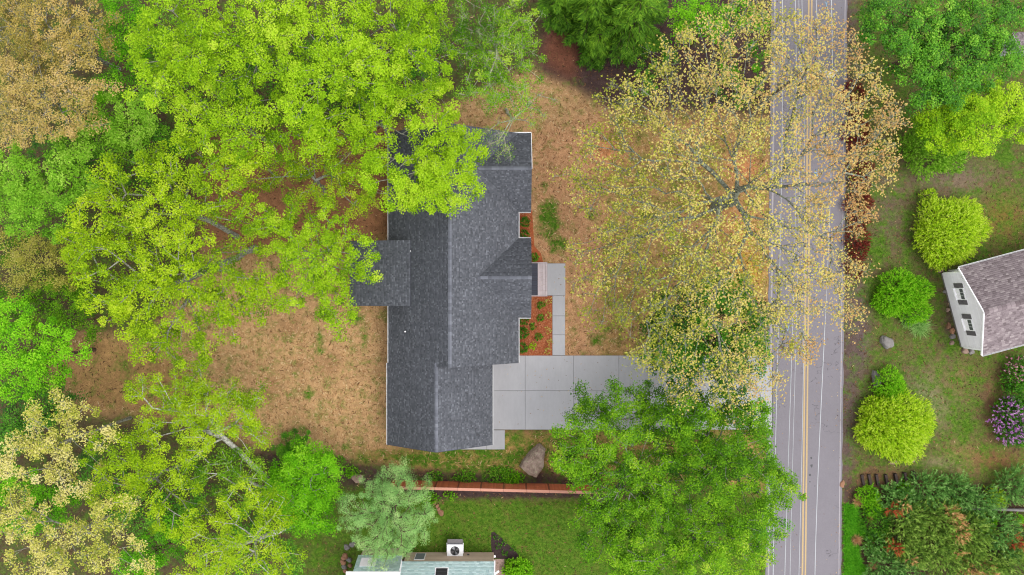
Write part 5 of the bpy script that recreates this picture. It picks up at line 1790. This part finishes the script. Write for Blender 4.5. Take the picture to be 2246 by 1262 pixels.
spray_bush('green_shrub', 'bright green low shrub left below the timber steps', [(1905, 1090, 24, .8), (1915, 1110, 22, .8)], bright_green, 200, .25, 7, .2, .06, tint=(.6, .2))
for lb, lo in (('bright green low shrub at the left end of the retaining timber', (2100, 1112, 16, .8)), ('bright green low shrub below the middle of the retaining timber', (2165, 1145, 22, 1.0)),
               ('small lime shrub at the right edge below the retaining timber', (2232, 1140, 12, 1.2)), ('bright green low plant under the highest timber steps', (1985, 1075, 16, .7))):
    spray_bush('green_shrub', lb, [lo], bright_green, 190, .3, 7, .22, .05, tint=(.5, .2))
spray_bush('dark_shrub', 'dark green low cover behind the tan grass tufts', [(1920, 1150, 34, .8), (1930, 1190, 30, .8), (1915, 1120, 24, .7)], mid_green, 120, .3, 7, .22, .05, tint=(.3, .2))
for i, (x, y, r_) in enumerate([(1878, 1098, 16), (1876, 1182, 16), (1911, 1237, 15), (1904, 1136, 10)]):
    blade_tuft('tan_grass_tuft', ['topmost tan ornamental grass tuft beside the road', 'tan grass tuft in the middle of the green blades by the road', 'lowest tan grass tuft near the bottom edge', 'small faded tan grass tuft by the dark cover'][i], x, y, r_, .8, straw_blade, 320, .022, group='tan grass tufts')

# green blade border by the road: nobody could count it
n = 2600
bxp = rng.uniform(1853, 1900, n)
byp = rng.uniform(1108, 1330, n)
keep = (bxp < 1888 + 8 * np.sin(byp / 14)) & (((bxp - 1876) ** 2 + (byp - 1182) ** 2) > 200)
bxp, byp = bxp[keep], byp[keep]
n = len(bxp)
C = np.stack([(bxp - PX) * k0, (PY - byp) * k0, np.zeros(n)], -1)
V, T = leaf_arrays(C, np.full(n, .55), 5, .12, rng.uniform(.2, 1, n), elev=(.2, 1.1), bend=.5)
V[:, 2] = np.maximum(V[:, 2], .01)
o = link('lily_border', quads_mesh('lily_border', V, T, (0, 0, 0)), day_lily, kind='stuff')
tag(o, 'bright green strap leaf border along the road at bottom right', 'ground cover')

# ---------------------------------------------------------------- planting bed shrubs, small shrubs
beds = [(1150, 657, 10, .8, 'dark'), (1147, 688, 8, .7, 'dark'), (1148, 703, 10, .9, 'dark'), (1148, 731, 11, .9, 'dark'), (1146, 764, 10, .9, 'dark'), (1187, 670, 7, .45, 'mid'), (1186, 697, 7, .45, 'mid'), (1169, 717, 6, .4, 'mid'), (1182, 739, 7, .45, 'mid'), (1169, 760, 6.5, .4, 'lime'),
        (1204, 661, 6, .35, 'pale'), (1203, 692, 6, .35, 'pale'), (1203, 724, 6, .35, 'pale'), (1204, 751, 6, .35, 'pale'), (1202, 771, 6, .35, 'pale'), (1151, 487, 10, .8, 'dark'), (1150, 514, 9, .8, 'dark'), (1173, 564, 8, .6, 'mid')]
labs = ['dark green shrub against the house, nearest the porch in the red mulch bed', 'dark green shrub against the house, second from the porch', 'dark green shrub against the house, third from the porch', 'dark green shrub against the house, fourth from the porch', 'dark green shrub against the house, nearest the driveway',
        'small green tuft in the mulch bed middle, nearest the porch', 'small green tuft in the mulch bed middle, second from the porch', 'small green tuft in the mulch bed middle, third from the porch', 'small green tuft in the mulch bed middle, fourth from the porch', 'small yellow green tuft in the mulch bed middle, nearest the driveway',
        'pale plant beside the front walk, nearest the porch', 'pale plant beside the front walk, second from the porch', 'pale plant beside the front walk, third from the porch', 'pale plant beside the front walk, fourth from the porch', 'pale plant beside the front walk, nearest the driveway',
        'upper dark shrub in the small mulch recess of the house', 'lower dark shrub in the small mulch recess of the house', 'green shrub in the mulch just above the porch']
for (x, y, r_, h, kd), lb in zip(beds, labs):
    m_ = {'dark': dark_green, 'mid': mid_green, 'pale': cream_leaf, 'lime': lime_shrub}[kd]
    spray_bush('bed_shrub', lb, [(x, y, r_, h)], m_, 420 if kd != 'pale' else 170, .16, 8, .13, .05, tint=(.35 if kd != 'pale' else .5, .2), group='shrubs in the mulch beds', stem=False)
for i, (x, y) in enumerate([(1089, 1178), (1106, 1191), (1093, 1199), (1107, 1213), (1125, 1204)]):
    spray_bush('bed_plant', ['small green plant at the tip of the dark lawn bed', 'small green plant on the right side of the dark lawn bed', 'small green plant in the middle of the dark lawn bed', 'small green plant low in the dark lawn bed', 'small green plant at the right corner of the dark lawn bed'][i], [(x, y, 6, .3)], mid_green, 260, .14, 7, .12, .04, tint=(.3, .2), group='plants in the lawn bed', stem=False, cat='plant')
spray_bush('green_shrub', 'lime green shrub at the bottom edge right of the teal roof', [(1134, 1246, 20, 1.5), (1120, 1254, 14, 1.2), (1150, 1252, 16, 1.3)], bright_green, 240, .32, 8, .2, .07, tint=(.68, .2))
for i, (x, y, r_, m_, lb) in enumerate([(940, 1092, 22, bright_green, 'bright green weeds under the left end of the fence'), (988, 1088, 12, bright_green, 'small bright weed clump below the fence beside the left weeds'), (1020, 1045, 22, mid_green, 'green weed clump above the fence, second from the left'), (955, 1043, 16, mid_green, 'green weed clump above the fence, nearest the grey green tree'),
                                        (1100, 1045, 34, mid_green, 'broad green weed patch above the fence near the boulder'), (770, 1035, 18, bright_green, 'green weed clump in the dark soil near the rounded brown rock'), (740, 1010, 16, mid_green, 'green weed clump at the south edge of the tan clearing'), (1125, 1048, 22, bright_green, 'bright green weed clump just left of the boulder')]):
    spray_bush('weed_clump', lb, [(x, y, r_ * .7, .45), (x + r_ * .6, y + 2, r_ * .5, .35), (x - r_ * .6, y - 2, r_ * .5, .35)], m_, 150, .2, 6, .18, .05, tint=(.5, .25), cat='weeds', group='weeds along the fence', stem=False)

# ---------------------------------------------------------------- grass, straw and litter: real blades on the ground
print('ground cover')


def sample_field(field, n, lo=0.0):
    h, w = field.shape
    p = np.clip(field - lo, 0, None).ravel()
    p /= p.sum()
    i = rng.choice(len(p), n, p=p)
    yy, xx = np.divmod(i, w)
    px_ = gx[xx] + rng.uniform(-4, 4, n)
    py_ = gy[yy] + rng.uniform(-4, 4, n)
    ok = (px_ > -60) & (px_ < 2310) & (py_ > -60) & (py_ < 1320)
    # keep off the hard surfaces
    rx_ = 1777.5 - .0112 * py_
    ok &= ~((px_ > rx_ - 87) & (px_ < rx_ + 83))
    for (a0, b0, a1, b1) in ((1060, 778, 1695, 944), (1000, 942, 1109, 988), (1198, 576, 1242, 652), (1210, 648, 1241, 782), (1125, 646, 1213, 782), (850, 285, 1165, 985), (1125, 460, 1168, 580), (880, 1225, 1085, 1330), (1076, 1166, 1140, 1228)):
        ok &= ~((px_ > a0) & (px_ < a1) & (py_ > b0) & (py_ < b1))
    return np.stack([(px_[ok] - PX) * k0, (PY - py_[ok]) * k0, np.zeros(ok.sum())], -1)


gfield = gg[2:-2, 2:-2].copy()
G = sample_field(gfield ** 2, 36000, .2)
V, T = leaf_arrays(G, rng.uniform(.1, .2, len(G)), 4, .16, rng.uniform(0, 1, len(G)) ** 1.2, elev=(.3, 1.3), bend=.3)
V[:, 2] = np.maximum(V[:, 2], .004)
tag(link('grass', quads_mesh('grass', V, T, (0, 0, 0)), grass_blade, kind='stuff'), 'short green grass of the lawns and yard patches', 'grass')
bri = gc[2:-2, 2:-2].mean(-1)
G = sample_field(np.where(bri > .13, 1.0, .02) * np.clip(1 - gfield * .9, .05, 1), 42000)
V, T = leaf_arrays(G, rng.uniform(.08, .22, len(G)), 2, .34, rng.uniform(0, 1, len(G)), elev=(-.05, .3), bend=.1)
V[:, 2] = np.abs(V[:, 2]) + .006
tag(link('straw_mulch', quads_mesh('straw_mulch', V, T, (0, 0, 0)), chip_mat, kind='stuff'), 'loose tan straw scattered over the bare yard soil', 'straw')
G = sample_field(np.where(bri < .13, 1.0, .05) * np.clip(1 - gfield * .8, .05, 1), 30000)
V, T = leaf_arrays(G, rng.uniform(.08, .2, len(G)), 2, .5, rng.uniform(0, 1, len(G)), elev=(-.1, .4), bend=.1)
V[:, 2] = np.abs(V[:, 2]) + .006
tag(link('leaf_litter', quads_mesh('leaf_litter', V, T, (0, 0, 0)), litter_mat, kind='stuff'), 'brown fallen leaves on the wood floor and verges', 'leaf litter')
# small fallen buds on the road, driveway and walk
n = 2600
cx_ = np.concatenate([rng.normal(1770, 90, n // 2), rng.uniform(1085, 1850, n - n // 2)])
cy_ = np.concatenate([rng.uniform(0, 1262, n // 2), rng.uniform(560, 945, n - n // 2)])
rx_ = 1777.5 - .0112 * cy_
on_road = (cx_ > rx_ - 83) & (cx_ < rx_ + 79)
edge = np.minimum(np.abs(cx_ - rx_ + 83), np.abs(cx_ - rx_ - 79))
on_road &= (edge < 12) | (rng.uniform(0, 1, n) < .25)
on_drive = (cx_ > 1085) & (cx_ < 1690) & (cy_ > 782) & (cy_ < 940)
on_drive &= rng.uniform(0, 1, n) < np.clip((cx_ - 1060) / 300, .12, 1)
on_walk = (cx_ > 1213) & (cx_ < 1238) & (cy_ > 582) & (cy_ < 780)
ok = on_road | on_drive | on_walk
zz = np.where(on_road, .04, .075)[ok]
G = np.stack([(cx_[ok] - PX) * k0, (PY - cy_[ok]) * k0, zz], -1)
V, T = leaf_arrays(G, rng.uniform(.04, .1, len(G)), 2, .7, rng.uniform(0, 1, len(G)), elev=(0, .25), bend=0)
V[:, 2] = np.maximum(V[:, 2], np.repeat(zz, 6))
tag(link('fallen_buds', quads_mesh('fallen_buds', V, T, (0, 0, 0)), chip_mat, kind='stuff'), 'small tan fallen buds scattered on road driveway and walk', 'fallen buds')
# bark chips of the mulch bed
n = 5000
C = np.stack([rng.uniform(1129, 1210, n), rng.uniform(650, 779, n)], -1)
C2 = np.stack([rng.uniform(1129, 1168, 700), rng.uniform(464, 576, 700)], -1)
C = np.concatenate([C, C2])
G = np.stack([(C[:, 0] - PX) * k0, (PY - C[:, 1]) * k0, np.full(len(C), .055)], -1)
V, T = leaf_arrays(G, rng.uniform(.06, .14, len(G)), 2, .4, rng.uniform(0, 1, len(G)), elev=(-.05, .5), bend=.05)
V[:, 2] = np.maximum(V[:, 2], .054)
mulch_chip = leaf_mat('mulch_chip', LS(S(120, 58, 36), S(180, 96, 58), S(206, 128, 84), S(222, 160, 120)), 0.05, .85)
tag(link('mulch_chips', quads_mesh('mulch_chips', V, T, (0, 0, 0)), mulch_chip, kind='stuff'), 'reddish bark chips covering the planting bed', 'bark chips')
print('veg triangles', TRI[0])
